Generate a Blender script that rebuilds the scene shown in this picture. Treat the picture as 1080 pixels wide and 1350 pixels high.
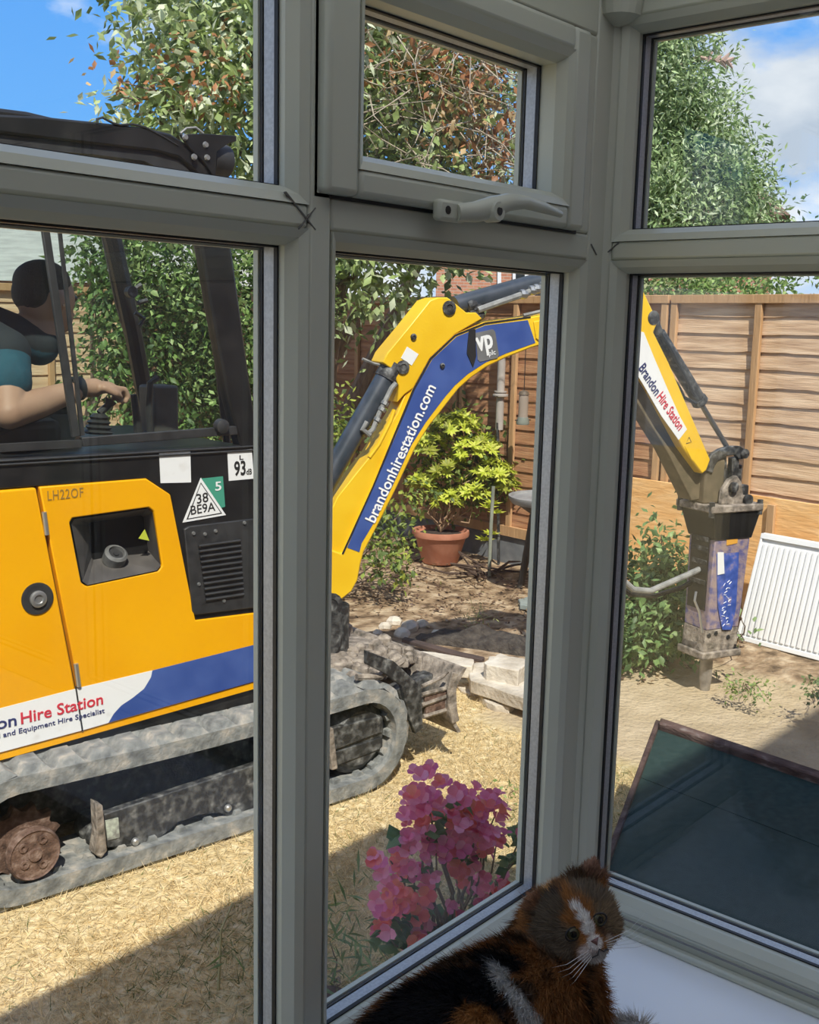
import bpy, bmesh, math, random
import numpy as np
from mathutils import Vector, Matrix, noise
from mathutils.geometry import tessellate_polygon
random.seed(7); rng = np.random.default_rng(7)
sc = bpy.context.scene; C = sc.collection
for o in list(bpy.data.objects): bpy.data.objects.remove(o)

# ------------------------------------------------------------------ camera
FPX = 1440.0; CX, CY, EYE = 540.0, 675.0, 1.65
def _n(v): return v/np.linalg.norm(v)
_x = _n(np.array([1800-CX, 460-CY, FPX]))
_y = np.array([-1150-CX, 390-CY, FPX]); _y = _n(_y-_x*(_x@_y))
RC = np.array([_x, _y, np.cross(_x, _y)])
CAM = np.array([0, 0, EYE])
cam = bpy.data.cameras.new('camera'); camo = bpy.data.objects.new('camera', cam); C.objects.link(camo)
cam.sensor_fit = 'HORIZONTAL'; cam.sensor_width = 36; cam.lens = FPX/1080*36; cam.clip_start = .05; cam.clip_end = 400
M = np.eye(4); M[:3, 0] = RC@[1, 0, 0]; M[:3, 1] = RC@[0, -1, 0]; M[:3, 2] = RC@[0, 0, -1]; M[:3, 3] = CAM
camo.matrix_world = Matrix(M.tolist()); sc.camera = camo
# ------------------------------------------------------------------ exposure, sun, sky
sc.view_settings.view_transform = 'Standard'; sc.view_settings.look = 'None'
sc.view_settings.gamma = 1; sc.view_settings.use_curve_mapping = False; sc.view_settings.exposure = 0.45
sc.cycles.transparent_max_bounces = 32
sd = bpy.data.lights.new('sun', 'SUN'); sd.energy = 4.2; sd.angle = .01; sd.color = (1, .95, .86)
so = bpy.data.objects.new('sun', sd); C.objects.link(so)
LDIR = Vector((.413, .492, -.766)).normalized(); so.rotation_euler = LDIR.to_track_quat('-Z', 'Y').to_euler(); so.location = (-4, -5, 9)
w = bpy.data.worlds.new('sky'); sc.world = w; w.use_nodes = True; nt = w.node_tree; nt.nodes.clear()
def nd(t, kind, **kw):
    n = t.nodes.new(kind)
    for k, v in kw.items():
        if k.startswith('i_'):
            key = k[2:]; key = int(key) if key.isdigit() else key.replace('_', ' ')
            n.inputs[key].default_value = v
        else: setattr(n, k, v)
    return n
def ramp(t, stops, fac=None, interp='LINEAR'):
    r = t.nodes.new('ShaderNodeValToRGB'); r.color_ramp.interpolation = interp
    e = r.color_ramp.elements
    while len(e) < len(stops): e.new(.5)
    for a, (p, c) in zip(e, stops): a.position = p; a.color = (*c, 1) if len(c) == 3 else c
    if fac is not None: t.links.new(fac, r.inputs[0])
    return r
tc = nd(nt, 'ShaderNodeTexCoord'); sep = nd(nt, 'ShaderNodeSeparateXYZ'); nt.links.new(tc.outputs['Generated'], sep.inputs[0])
blue = ramp(nt, [(0, (.36, .62, .93)), (.10, (.17, .47, .96)), (.4, (.08, .32, .88)), (1, (.06, .2, .65))], sep.outputs[2])
mp = nd(nt, 'ShaderNodeMapping'); mp.inputs['Scale'].default_value = (1, 1, 2.1); mp.inputs['Location'].default_value = (.9, 9.4, 6.2)
nt.links.new(tc.outputs['Generated'], mp.inputs[0])
cn = nd(nt, 'ShaderNodeTexNoise', i_Scale=3.1, i_Detail=9.0, i_Roughness=.55); nt.links.new(mp.outputs[0], cn.inputs['Vector'])
cm = ramp(nt, [(.465, (0, 0, 0)), (.56, (1, 1, 1))], cn.outputs[0])
cn2 = nd(nt, 'ShaderNodeTexNoise', i_Scale=6.0, i_Detail=6.0); nt.links.new(mp.outputs[0], cn2.inputs['Vector'])
cc = ramp(nt, [(.35, (.50, .58, .70)), (.6, (.95, .97, 1))], cn2.outputs[0])
mx = nd(nt, 'ShaderNodeMixRGB'); nt.links.new(cm.outputs[0], mx.inputs[0]); nt.links.new(blue.outputs[0], mx.inputs[1]); nt.links.new(cc.outputs[0], mx.inputs[2])
bg = nd(nt, 'ShaderNodeBackground', i_Strength=.85); nt.links.new(mx.outputs[0], bg.inputs[0])
wo = nd(nt, 'ShaderNodeOutputWorld'); nt.links.new(bg.outputs[0], wo.inputs[0])

# ------------------------------------------------------------------ helpers
A3 = lambda *a: np.array(a, float)
def ray(u, v): return _n(RC@A3(u-CX, v-CY, FPX))
def onz(u, v, z=0.0): d = ray(u, v); return CAM+d*(z-EYE)/d[2]
def onpl(u, v, p0, n): d = ray(u, v); return CAM+d*(((p0-CAM)@n)/(d@n))
WP = {}
MATS = {}
def mat(name, col, col2=None, rough=.6, metal=0, scale=8., bump=0., bscale=None, attr=None, transl=0., detail=4., spec=.5, lo=.35, hi=.65, col3=None, stretch=None):
    if name in MATS: return MATS[name]
    m = bpy.data.materials.new(name); m.use_nodes = True; t = m.node_tree; b = t.nodes['Principled BSDF']
    b.inputs['Roughness'].default_value = rough; b.inputs['Metallic'].default_value = metal; b.inputs['Specular IOR Level'].default_value = spec
    geo = nd(t, 'ShaderNodeNewGeometry'); vec = geo.outputs['Position']
    if stretch:
        mpp = nd(t, 'ShaderNodeMapping'); mpp.inputs['Scale'].default_value = stretch; t.links.new(vec, mpp.inputs[0]); vec = mpp.outputs[0]
    n = nd(t, 'ShaderNodeTexNoise', i_Scale=scale, i_Detail=detail); t.links.new(vec, n.inputs['Vector'])
    if attr:
        a = nd(t, 'ShaderNodeAttribute', attribute_name=attr); colout = a.outputs['Color']
        t.links.new(colout, b.inputs['Base Color'])
    else:
        st = [(lo, col), (hi, col2 or col)]
        if col3: st = [(lo, col), ((lo+hi)/2, col2), (hi, col3)]
        r = ramp(t, st, n.outputs[0]); colout = r.outputs[0]; t.links.new(colout, b.inputs['Base Color'])
    if bump:
        n2 = nd(t, 'ShaderNodeTexNoise', i_Scale=bscale or scale*4, i_Detail=5.0); t.links.new(vec, n2.inputs['Vector'])
        bp = nd(t, 'ShaderNodeBump', i_Strength=bump, i_Distance=.02); t.links.new(n2.outputs[0], bp.inputs['Height']); t.links.new(bp.outputs[0], b.inputs['Normal'])
    if transl:
        tr = nd(t, 'ShaderNodeBsdfTranslucent'); t.links.new(colout, tr.inputs[0]); ms = nd(t, 'ShaderNodeMixShader'); ms.inputs[0].default_value = transl
        t.links.new(b.outputs[0], ms.inputs[1]); t.links.new(tr.outputs[0], ms.inputs[2]); t.links.new(ms.outputs[0], t.nodes['Material Output'].inputs[0])
    MATS[name] = m; return m
def glassmat(name, tint, gloss):
    m = bpy.data.materials.new(name); m.use_nodes = True; t = m.node_tree; t.nodes.clear()
    tr = nd(t, 'ShaderNodeBsdfTransparent'); tr.inputs[0].default_value = (*tint, 1)
    gl = nd(t, 'ShaderNodeBsdfGlossy', i_Roughness=.01); g = nd(t, 'ShaderNodeNewGeometry'); dt = nd(t, 'ShaderNodeVectorMath', operation='DOT_PRODUCT'); t.links.new(g.outputs['Incoming'], dt.inputs[0]); t.links.new(g.outputs['Normal'], dt.inputs[1])
    def mm(op, a, b): q = nd(t, 'ShaderNodeMath', operation=op); [t.links.new(v, q.inputs[i]) if not isinstance(v, (int, float)) else setattr(q.inputs[i], 'default_value', v) for i, v in enumerate((a, b))]; return q.outputs[0]
    f5 = mm('POWER', mm('SUBTRACT', 1.0, mm('ABSOLUTE', dt.outputs['Value'], 0.)), 5.); mt = nd(t, 'ShaderNodeMath', operation='MULTIPLY'); mt.inputs[1].default_value = gloss; t.links.new(mm('ADD', mm('MULTIPLY', f5, .92), .055), mt.inputs[0])
    ms = nd(t, 'ShaderNodeMixShader'); t.links.new(mt.outputs[0], ms.inputs[0]); t.links.new(tr.outputs[0], ms.inputs[1]); t.links.new(gl.outputs[0], ms.inputs[2])
    o = nd(t, 'ShaderNodeOutputMaterial'); t.links.new(ms.outputs[0], o.inputs[0]); MATS[name] = m; return m
def tagp(o, label=None, cat=None, group=None, kind=None):
    if label: o['label'] = label
    if cat: o['category'] = cat
    if group: o['group'] = group
    if kind: o['kind'] = kind
    return o
def empty(name, loc, label=None, cat=None, group=None, kind=None):
    o = bpy.data.objects.new(name, None); C.objects.link(o); o.location = tuple(loc); o.empty_display_size = .1
    WP[o.name] = A3(*loc); return tagp(o, label, cat, group, kind)
def parent_to(o, p, pos):
    WP[o.name] = A3(*pos)
    if p is not None: o.parent = p; o.location = tuple(A3(*pos)-WP[p.name])
    else: o.location = tuple(pos)
class MB:
    def __init__(s): s.v = []; s.f = []; s.c = []
    def add(s, verts, faces):
        k = len(s.v); s.v += [tuple(map(float, p)) for p in verts]; s.f += [tuple(i+k for i in f) for f in faces]; return s
    def box(s, o, a, b, c):
        o, a, b, c = map(lambda q: np.array(q, float), (o, a, b, c))
        P = [o, o+a, o+a+b, o+b, o+c, o+a+c, o+a+b+c, o+b+c]
        return s.add(P, [(0, 3, 2, 1), (4, 5, 6, 7), (0, 1, 5, 4), (1, 2, 6, 5), (2, 3, 7, 6), (3, 0, 4, 7)])
    def abox(s, x0, y0, z0, x1, y1, z1): return s.box((x0, y0, z0), (x1-x0, 0, 0), (0, y1-y0, 0), (0, 0, z1-z0))
    def prism(s, pts, t, holes=()):
        t = np.array(t, float); loops = [[np.array(p, float) for p in pts]]+[[np.array(p, float) for p in h] for h in holes]
        allp = [p for l in loops for p in l]; n = len(allp)
        if holes: caps = tessellate_polygon([[Vector(p) for p in l] for l in loops])
        else: caps = [tuple(range(n))]
        V = allp+[p+t for p in allp]; Fc = [tuple(c) for c in caps]+[tuple(i+n for i in reversed(c)) for c in caps]; k = 0
        for l in loops:
            m = len(l)
            for i in range(m): a, b = k+i, k+(i+1) % m; Fc.append((b, a, a+n, b+n))
            k += m
        return s.add(V, Fc)
    def tube(s, pts, r, seg=10, cap=True):
        pts = [np.array(p, float) for p in pts]; rs = r if hasattr(r, '__len__') else [r]*len(pts); V = []; Fc = []; up = None
        for i, p in enumerate(pts):
            d = _n(pts[min(i+1, len(pts)-1)]-pts[max(i-1, 0)])
            if up is None: up = A3(0, 0, 1) if abs(d[2]) < .9 else A3(1, 0, 0)
            a = _n(np.cross(d, up)); b = np.cross(a, d); up = b
            for k in range(seg):
                q = 2*math.pi*k/seg; V.append(p+rs[i]*(a*math.cos(q)+b*math.sin(q)))
        for i in range(len(pts)-1):
            for k in range(seg): a = i*seg+k; b = i*seg+(k+1) % seg; Fc.append((a, b, b+seg, a+seg))
        if cap: Fc.append(tuple(reversed(range(seg)))); Fc.append(tuple(range((len(pts)-1)*seg, len(pts)*seg)))
        return s.add(V, Fc)
    def lathe(s, c, prof, seg=24, axis=(0, 0, 1)):
        c = np.array(c, float); d = _n(np.array(axis, float)); u = A3(0, 0, 1) if abs(d[2]) < .9 else A3(1, 0, 0); a = _n(np.cross(d, u)); b = np.cross(d, a); V = []; Fc = []
        for (r, h) in prof:
            for k in range(seg): q = 2*math.pi*k/seg; V.append(c+d*h+r*(a*math.cos(q)+b*math.sin(q)))
        for i in range(len(prof)-1):
            for k in range(seg): x = i*seg+k; y = i*seg+(k+1) % seg; Fc.append((x, y, y+seg, x+seg))
        Fc.append(tuple(reversed(range(seg)))); Fc.append(tuple(range((len(prof)-1)*seg, len(prof)*seg)))
        return s.add(V, Fc)
    def cyl(s, p0, p1, r, seg=16): return s.tube([p0, p1], r, seg)
    def mesh(s, name, m):
        V = np.array(s.v); c = (V.min(0)+V.max(0))/2; me = bpy.data.meshes.new(name); me.from_pydata((V-c).tolist(), [], s.f)
        bm = bmesh.new(); bm.from_mesh(me); bmesh.ops.recalc_face_normals(bm, faces=bm.faces); bm.to_mesh(me); bm.free()
        if m: me.materials.append(m)
        return me, c
    def build(s, name, m, parent=None, bev=0., smooth=None, **tg):
        me, c = s.mesh(name, m); o = bpy.data.objects.new(name, me); C.objects.link(o); parent_to(o, parent, c)
        if bev:
            b = o.modifiers.new('bevel', 'BEVEL'); b.width = bev; b.segments = 2; b.limit_method = 'ANGLE'; b.angle_limit = .7
        if smooth or bev:
            me.shade_smooth()
            me.set_sharp_from_angle(angle=.6)
        return tagp(o, **tg)
def colmesh(name, V, Fc, col, m, parent=None, **tg):
    """mesh with a per-vertex colour attribute 'col'"""
    V = np.asarray(V, float); c = (V.min(0)+V.max(0))/2; me = bpy.data.meshes.new(name)
    Fc = np.asarray(Fc); nf, k = Fc.shape
    me.vertices.add(len(V)); me.vertices.foreach_set('co', (V-c).ravel()); me.loops.add(nf*k); me.loops.foreach_set('vertex_index', Fc.ravel().astype(np.int32))
    me.polygons.add(nf); me.polygons.foreach_set('loop_start', np.arange(0, nf*k, k, dtype=np.int32)); me.update(calc_edges=True); me.validate()
    a = me.color_attributes.new('col', 'FLOAT_COLOR', 'POINT'); cc = np.ones((len(V), 4)); cc[:, :3] = col; a.data.foreach_set('color', cc.ravel())
    me.materials.append(m); o = bpy.data.objects.new(name, me); C.objects.link(o); parent_to(o, parent, c); return tagp(o, **tg)
def leaves(P, D, U, L, W, col, bend=.25):
    """leaf quads folded: P base pts, D direction, U side hint"""
    n = len(P); D = D/np.linalg.norm(D, axis=1)[:, None]; S = np.cross(D, U); S /= np.linalg.norm(S, axis=1)[:, None]+1e-9; Nn = np.cross(S, D)
    L = L[:, None]; W = W[:, None]
    v0 = P; v1 = P+D*L*.45+S*W*.5-Nn*W*bend*.3; v2 = P+D*L-Nn*L*bend*.5; v3 = P+D*L*.45-S*W*.5-Nn*W*bend*.3; vm = P+D*L*.45+Nn*W*bend*.5
    V = np.stack([v0, v1, v2, v3, vm], 1).reshape(-1, 3); k = np.arange(n)*5
    Fc = np.concatenate([np.stack([k, k+1, k+4], 1), np.stack([k+1, k+2, k+4], 1), np.stack([k+2, k+3, k+4], 1), np.stack([k+3, k, k+4], 1)])
    return V, Fc, np.repeat(col, 5, axis=0)
def crown(ells, n, size, pal, wts=None, aspect=.55, clump=18, droop=.3, jitter=.25):
    """leaf clumps on the shells of ellipsoids; ells: (cx,cy,cz,rx,ry,rz)"""
    pal = np.array(pal, float); vol = np.array([(e[3]*e[4]*e[5])**.67 for e in ells]); nc = max(1, n//clump)
    idx = rng.choice(len(ells), nc, p=vol/vol.sum()); E = np.array(ells)[idx]
    d = rng.normal(size=(nc, 3)); d /= np.linalg.norm(d, axis=1)[:, None]; rr = rng.uniform(.45, 1.05, nc)[:, None]
    cc = E[:, :3]+d*E[:, 3:]*rr; ci = rng.choice(len(pal), nc, p=wts)
    off = rng.normal(size=(nc, clump, 3))*size*1.3; P = (cc[:, None]+off).reshape(-1, 3)
    D = np.repeat(d, clump, 0)*.6+rng.normal(size=(nc*clump, 3))*.8; D[:, 2] -= droop; U = rng.normal(size=(nc*clump, 3))*.6; U[:, 2] += 1.
    L = rng.uniform(.7, 1.3, nc*clump)*size; col = np.repeat(pal[ci], clump, 0)*rng.uniform(1-jitter, 1+jitter, (nc*clump, 1))
    return leaves(P, D, U, L, L*aspect, col)
LEAF = mat('leaf', (1, 1, 1), attr='col', rough=.5, transl=.35)
def blob(name, shapes, voxel, m, parent=None, smooth=4, **tg):
    """one continuous surface out of (centre, radii, axes|None) ellipsoids and ('cap', p0, p1, r0, r1)"""
    bm = bmesh.new()
    def ell(c, r, ax=None):
        r = np.array(r, float)*np.ones(3); Mx = np.eye(4); B = np.eye(3) if ax is None else np.array(ax).T
        Mx[:3, :3] = B@np.diag(r); Mx[:3, 3] = c; bmesh.ops.create_icosphere(bm, subdivisions=3, radius=1, matrix=Matrix(Mx.tolist()))
    for s in shapes:
        if isinstance(s[0], str):
            p0, p1 = np.array(s[1], float), np.array(s[2], float); L = np.linalg.norm(p1-p0); k = max(3, int(L/(min(s[3], s[4])*.35)))
            for i in range(k+1): q = i/k; ell(p0+(p1-p0)*q, s[3]+(s[4]-s[3])*q)
        else: ell(*s)
    me = bpy.data.meshes.new('t'); bm.to_mesh(me); bm.free(); t = bpy.data.objects.new('t', me); C.objects.link(t)
    r = t.modifiers.new('r', 'REMESH'); r.mode = 'VOXEL'; r.voxel_size = voxel
    if smooth: q = t.modifiers.new('s', 'SMOOTH'); q.iterations = smooth; q.factor = .5
    dg = bpy.context.evaluated_depsgraph_get(); dg.update(); m2 = bpy.data.meshes.new_from_object(t.evaluated_get(dg)); bpy.data.objects.remove(t)
    n = len(m2.vertices); V = np.zeros(n*3); m2.vertices.foreach_get('co', V); V = V.reshape(-1, 3); c = (V.min(0)+V.max(0))/2; m2.vertices.foreach_set('co', (V-c).ravel())
    m2.name = name; m2.shade_smooth(); m2.materials.clear(); m2.materials.append(m); o = bpy.data.objects.new(name, m2); C.objects.link(o); parent_to(o, parent, c); return tagp(o, **tg)
def text(name, s, P0, P1, cap, nrm, m, parent, bold=.0, spacing=1., shear=0.):
    """lettering: baseline from P0 to P1, capital height cap, facing nrm"""
    cu = bpy.data.curves.new('txt', 'FONT'); cu.body = s; cu.size = 1; cu.extrude = .004; cu.offset = bold; cu.space_character = spacing; cu.shear = shear; cu.resolution_u = 3
    t = bpy.data.objects.new('t', cu); C.objects.link(t); dg = bpy.context.evaluated_depsgraph_get(); dg.update(); me = bpy.data.meshes.new_from_object(t.evaluated_get(dg)); bpy.data.objects.remove(t)
    V = np.zeros(len(me.vertices)*3); me.vertices.foreach_get('co', V); V = V.reshape(-1, 3)
    P0, P1 = np.array(P0, float), np.array(P1, float); xd = P1-P0; Lx = np.linalg.norm(xd); xd /= Lx; up = np.cross(nrm, xd); up /= np.linalg.norm(up)
    x0, x1 = V[:, 0].min(), V[:, 0].max(); Wd = P0+np.outer((V[:, 0]-x0)/(x1-x0)*Lx, xd)+np.outer(V[:, 1]/.7*cap, up)+np.outer(V[:, 2]*.12, nrm)
    c = Wd.mean(0); me.vertices.foreach_set('co', (Wd-c).ravel()); me.update(); me.name = name; me.materials.clear(); me.materials.append(m)
    o = bpy.data.objects.new(name, me); C.objects.link(o); parent_to(o, parent, c); return o

# ------------------------------------------------------------------ materials
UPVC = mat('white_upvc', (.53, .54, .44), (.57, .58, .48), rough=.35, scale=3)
SILL = mat('white_sill_board', (.86, .87, .86), (.89, .90, .89), rough=.3, scale=3)
GASK = mat('black_rubber_gasket', (.012, .012, .014), rough=.5)
ROOFP = mat('translucent_roof_sheet', (.86, .86, .82), rough=.5, transl=.6, scale=2)
ALU = mat('grey_spacer_bar', (.45, .46, .48), (.55, .56, .58), rough=.4, metal=.3, scale=300, detail=1)
PLASTER = mat('painted_plaster', (.34, .34, .25), (.38, .37, .28), rough=.8, scale=2)
ROOMF = mat('beige_room_floor', (.20, .19, .13), (.24, .23, .16), rough=.6, scale=4)
BRICK_OUT = mat('house_render', (.42, .3, .24), (.5, .36, .28), rough=.9, scale=6)
GLASS = glassmat('window_glass', (.975, .985, .98), .8)
CABGL = glassmat('cab_glass', (.86, .92, .89), 1.0)
YEL = mat('excavator_yellow', (.80, .36, .0), (.84, .40, .001), spec=.25, rough=.45, scale=2.5, bump=.03, bscale=200)
YELD = mat('boom_yellow', (.80, .47, .008), (.88, .56, .02), rough=.4, scale=5, bump=.05, bscale=90)
BLK = mat('black_cab_steel', (.008, .008, .008), (.022, .021, .020), rough=.4, scale=12, lo=.4, hi=.8)
BLKP = mat('black_plastic', (.02, .02, .02), (.035, .035, .035), rough=.5, scale=30)
DK = mat('dark_grey_plastic', (.06, .055, .05), (.10, .09, .08), rough=.6, scale=14)  # mottled dark grey for the fuel recess and display console
WHT = mat('white_decal', (.80, .80, .78), (.68, .66, .62), rough=.4, scale=20, lo=.6, hi=.8)
BLU = mat('blue_decal', (.035, .075, .27), (.06, .11, .33), rough=.35, scale=9)
REDI = mat('red_print', (.6, .03, .05), rough=.5); NAVY = mat('navy_print', (.03, .035, .13), rough=.5); INK = mat('black_print', (.02, .02, .02), rough=.5)
GRN = mat('green_sticker', (.06, .30, .20), rough=.4)
RUB = mat('dusty_rubber', (.12, .125, .12), (.23, .235, .22), rough=.9, scale=22, bump=.3, bscale=60, col3=(.42, .38, .32), lo=.32, hi=.72, detail=8)
STL = mat('scuffed_black_steel', (.02, .02, .02), (.10, .10, .095), rough=.55, scale=36, bump=.2, bscale=120, col3=(.30, .30, .28), lo=.44, hi=.78, detail=12)
MUD = mat('muddy_steel', (.08, .07, .055), (.24, .2, .16), rough=.85, scale=26, bump=.4, bscale=60, col3=(.42, .36, .29), lo=.3, hi=.7)
RUST = mat('rusty_steel', (.055, .03, .02), (.14, .08, .055), rough=.8, scale=40, bump=.3, col3=(.26, .18, .14), lo=.3, hi=.7)
CYL = mat('dark_hydraulic_steel', (.025, .035, .045), (.05, .06, .075), rough=.35, scale=20, spec=.7)
CHR = mat('chrome', (.7, .7, .7), rough=.15, metal=1); ZNC = mat('zinc_fitting', (.5, .5, .48), rough=.35, metal=.8)
HOSE = mat('grey_hose', (.18, .18, .17), (.3, .3, .28), rough=.6, scale=30)
BLKH = mat('black_hose', (.015, .015, .015), rough=.5)

# ------------------------------------------------------------------ the room and its windows
XF, YF = 1.281, .772          # inner faces of the two window walls
XL, YB = -2.4, -1.55
def struct(name, mb, m, bev=0., **k): return mb.build(name, m, None, bev=bev, kind='structure', **k)
struct('floor', MB().abox(XL-.1, YB-.1, .10, XF+.12, YF+.12, .15), ROOMF)
struct('wall_left', MB().abox(XL, YF-.02, .15, XF+.1, YF+.1, .79), PLASTER, label='low plastered wall beneath the left window run')
struct('wall_right', MB().abox(XF-.02, YB, .15, XF+.1, YF-.02, .79), PLASTER, label='low plastered wall beneath the right hand window')
struct('wall_back', MB().abox(-7, YB-5, 0, 9, YB, 5.0), BRICK_OUT, label='house wall behind the conservatory')
struct('wall_far_left', MB().abox(XL-.1, YB, .15, XL, YF+.1, 2.12), PLASTER)
struct('ceiling', MB().add([(XL-.2, YF+.1, 2.18), (XF+.1, YF+.1, 2.18), (XF+.1, YB, 2.78), (XL-.2, YB, 2.78)], [(0, 1, 2, 3)]), ROOFP, label='white translucent conservatory roof sheet')
for k in range(7): xx = XL+.1+k*.6; struct('trim_%d' % (20+k), MB().add([(xx, YF, 2.12), (xx+.05, YF, 2.12), (xx+.05, YB, 2.71), (xx, YB, 2.71), (xx, YF, 2.17), (xx+.05, YF, 2.17), (xx+.05, YB, 2.76), (xx, YB, 2.76)], [(0, 1, 2, 3), (7, 6, 5, 4), (0, 4, 5, 1), (1, 5, 6, 2), (2, 6, 7, 3), (3, 7, 4, 0)]), UPVC, label='white glazing bar of the conservatory roof')
struct('wall_gable', MB().prism([(XF+.02, YF+.06, 2.1), (XF+.02, YB, 2.1), (XF+.02, YB, 2.75), (XF+.02, YF+.06, 2.16)], (.06, 0, 0)), UPVC)
LW = lambda u, d, z: A3(u, YF+d, z)          # left run: u along x, d outward
RW = lambda u, d, z: A3(XF+d, u, z)          # right run: u along y
LEFTDIR = (1, 0, 0); RIGHTDIR = (0, 1, 0)
def ring(mb, W, u0, u1, z0, z1, i, t, d0, d1):
    """rectangular ring: inner edge inset by i, thickness t outward"""
    a = [(u0+i, z0+i), (u1-i, z0+i), (u1-i, z1-i), (u0+i, z1-i)]; b = [(u0+i-t, z0+i-t), (u1-i+t, z0+i-t), (u1-i+t, z1-i+t), (u0+i-t, z1-i+t)]
    for k in range(4):
        p, q = a[k], a[(k+1) % 4]; r, s_ = b[(k+1) % 4], b[k]
        lo = [W(x, d0, z) for x, z in (p, q, r, s_)]; hi = [W(x, d1, z) for x, z in (p, q, r, s_)]
        mb.add(lo+hi, [(0, 1, 2, 3), (7, 6, 5, 4), (0, 4, 5, 1), (1, 5, 6, 2), (2, 6, 7, 3), (3, 7, 4, 0)])
    return mb
def pane(par, W, u0, u1, z0, z1, face=0., beadw=.016, lift=0.):
    """double-glazed unit in its beads; (u0..z1) is the sight line of the glass"""
    names = ['glazing_bead']*4
    a = [(u0, z0), (u1, z0), (u1, z1), (u0, z1)]; w_ = beadw
    b = [(u0-w_, z0-w_), (u1+w_, z0-w_), (u1+w_, z1+w_), (u0-w_, z1+w_)]; h = w_*.45; c = [(u0-h, z0-h), (u1+h, z0-h), (u1+h, z1+h), (u0-h, z1+h)]
    for k in range(4):
        j = (k+1) % 4; dg = .027
        V = [W(*_p(a[k], face+.016)), W(*_p(a[j], face+.016)), W(*_p(c[k], face+.004)), W(*_p(c[j], face+.004)), W(*_p(b[k], face-.001)), W(*_p(b[j], face-.001)),
             W(*_p(a[k], dg)), W(*_p(a[j], dg)), W(*_p(b[k], dg)), W(*_p(b[j], dg))]
        MB().add(V, [(0, 1, 3, 2), (2, 3, 5, 4), (6, 7, 1, 0), (4, 5, 9, 8), (8, 9, 7, 6), (0, 2, 4, 8, 6), (1, 7, 9, 5, 3)]).build('glazing_bead', UPVC, par)
    ring(MB(), W, u0, u1, z0, z1, .002, .006, .024, .029).build('inner_gasket', GASK, par, label='thin black rubber gasket')
    for d in (.029, .045):
        MB().add([W(u0-.004, d, z0-.004), W(u1+.004, d, z0-.004), W(u1+.004, d, z1+.004), W(u0-.004, d, z1+.004)], [(0, 1, 2, 3)]).build('glass_pane', GLASS, par)
    ring(MB(), W, u0, u1, z0, z1, .001, .007, .030, .044).build('spacer_bar', ALU, par, label='grey perforated spacer bar between the two panes')
    ring(MB(), W, u0, u1, z0, z1, .002, .010, .0455, .049).build('outer_gasket', GASK, par, label='black rubber gasket')
    ring(MB(), W, u0, u1, z0, z1, .004, .012, .0495, .056).build('outer_lip', UPVC, par)
def _p(q, d): return (q[0], d, q[1])
def bar(par, name, W, u0, u1, z0, z1, d0=0., d1=.07, bev=.004):
    V = [W(u, d, z) for d in (d0, d1) for u, z in ((u0, z0), (u1, z0), (u1, z1), (u0, z1))]
    return MB().add(V, [(0, 1, 2, 3), (7, 6, 5, 4), (0, 4, 5, 1), (1, 5, 6, 2), (2, 6, 7, 3), (3, 7, 4, 0)]).build(name, UPVC, par, bev=bev)
def groove(par, W, p, q, w_=.0006):
    p, q = np.array(p), np.array(q); d = _n(q-p); s_ = A3(-d[1], d[0])[:2]*w_
    pts = [p+s_, q+s_, q-s_, p-s_]; V = [W(x, dd, z) for dd in (-.0014, .002) for x, z in pts]
    return MB().add(V, [(0, 1, 2, 3), (7, 6, 5, 4), (0, 4, 5, 1), (1, 5, 6, 2), (2, 6, 7, 3), (3, 7, 4, 0)]).build('weld_groove', mat('dark_joint_line', (.16, .15, .13), rough=.9), par, label='dark mitre joint line')  # thin dark strip along the mitre joint
Z0, ZT0, ZT1, ZH = .863, 1.723, 1.777, 2.022
# window 1: left panel
w1 = empty('window_1', LW(.2, 0, .82), 'left white window panel, excavator cab seen through it', None, None, 'structure')
pane(w1, LW, -.30, .726, Z0, ZT0); pane(w1, LW, -.30, .726, ZT1, ZH)
bar(w1, 'transom', LW, -.32, .742, ZT0+.016, ZT1-.016); bar(w1, 'bottom_rail', LW, -.32, .742, .818, Z0-.016); bar(w1, 'head_rail', LW, -.32, .742, ZH+.016, 2.12)
bar(w1, 'jamb', LW, -.42, -.316, .818, 2.12)
bar(w1, 'mullion', LW, .742, .772, .818, 2.12, -.001)
# earlier panels of the same run, out of frame, so the room reads whole
for k in range(2):
    u1 = -.44-.98*k
    wk = empty('window_%d' % (4+k), LW(u1-.45, 0, .82), None, None, None, 'structure')
    pane(wk, LW, u1-.86, u1, Z0, ZH); bar(wk, 'bottom_rail', LW, u1-.96, u1+.02, .818, Z0-.016); bar(wk, 'head_rail', LW, u1-.96, u1+.02, ZH+.016, 2.12); bar(wk, 'jamb', LW, u1-.96, u1-.876, .818, 2.12)
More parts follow.
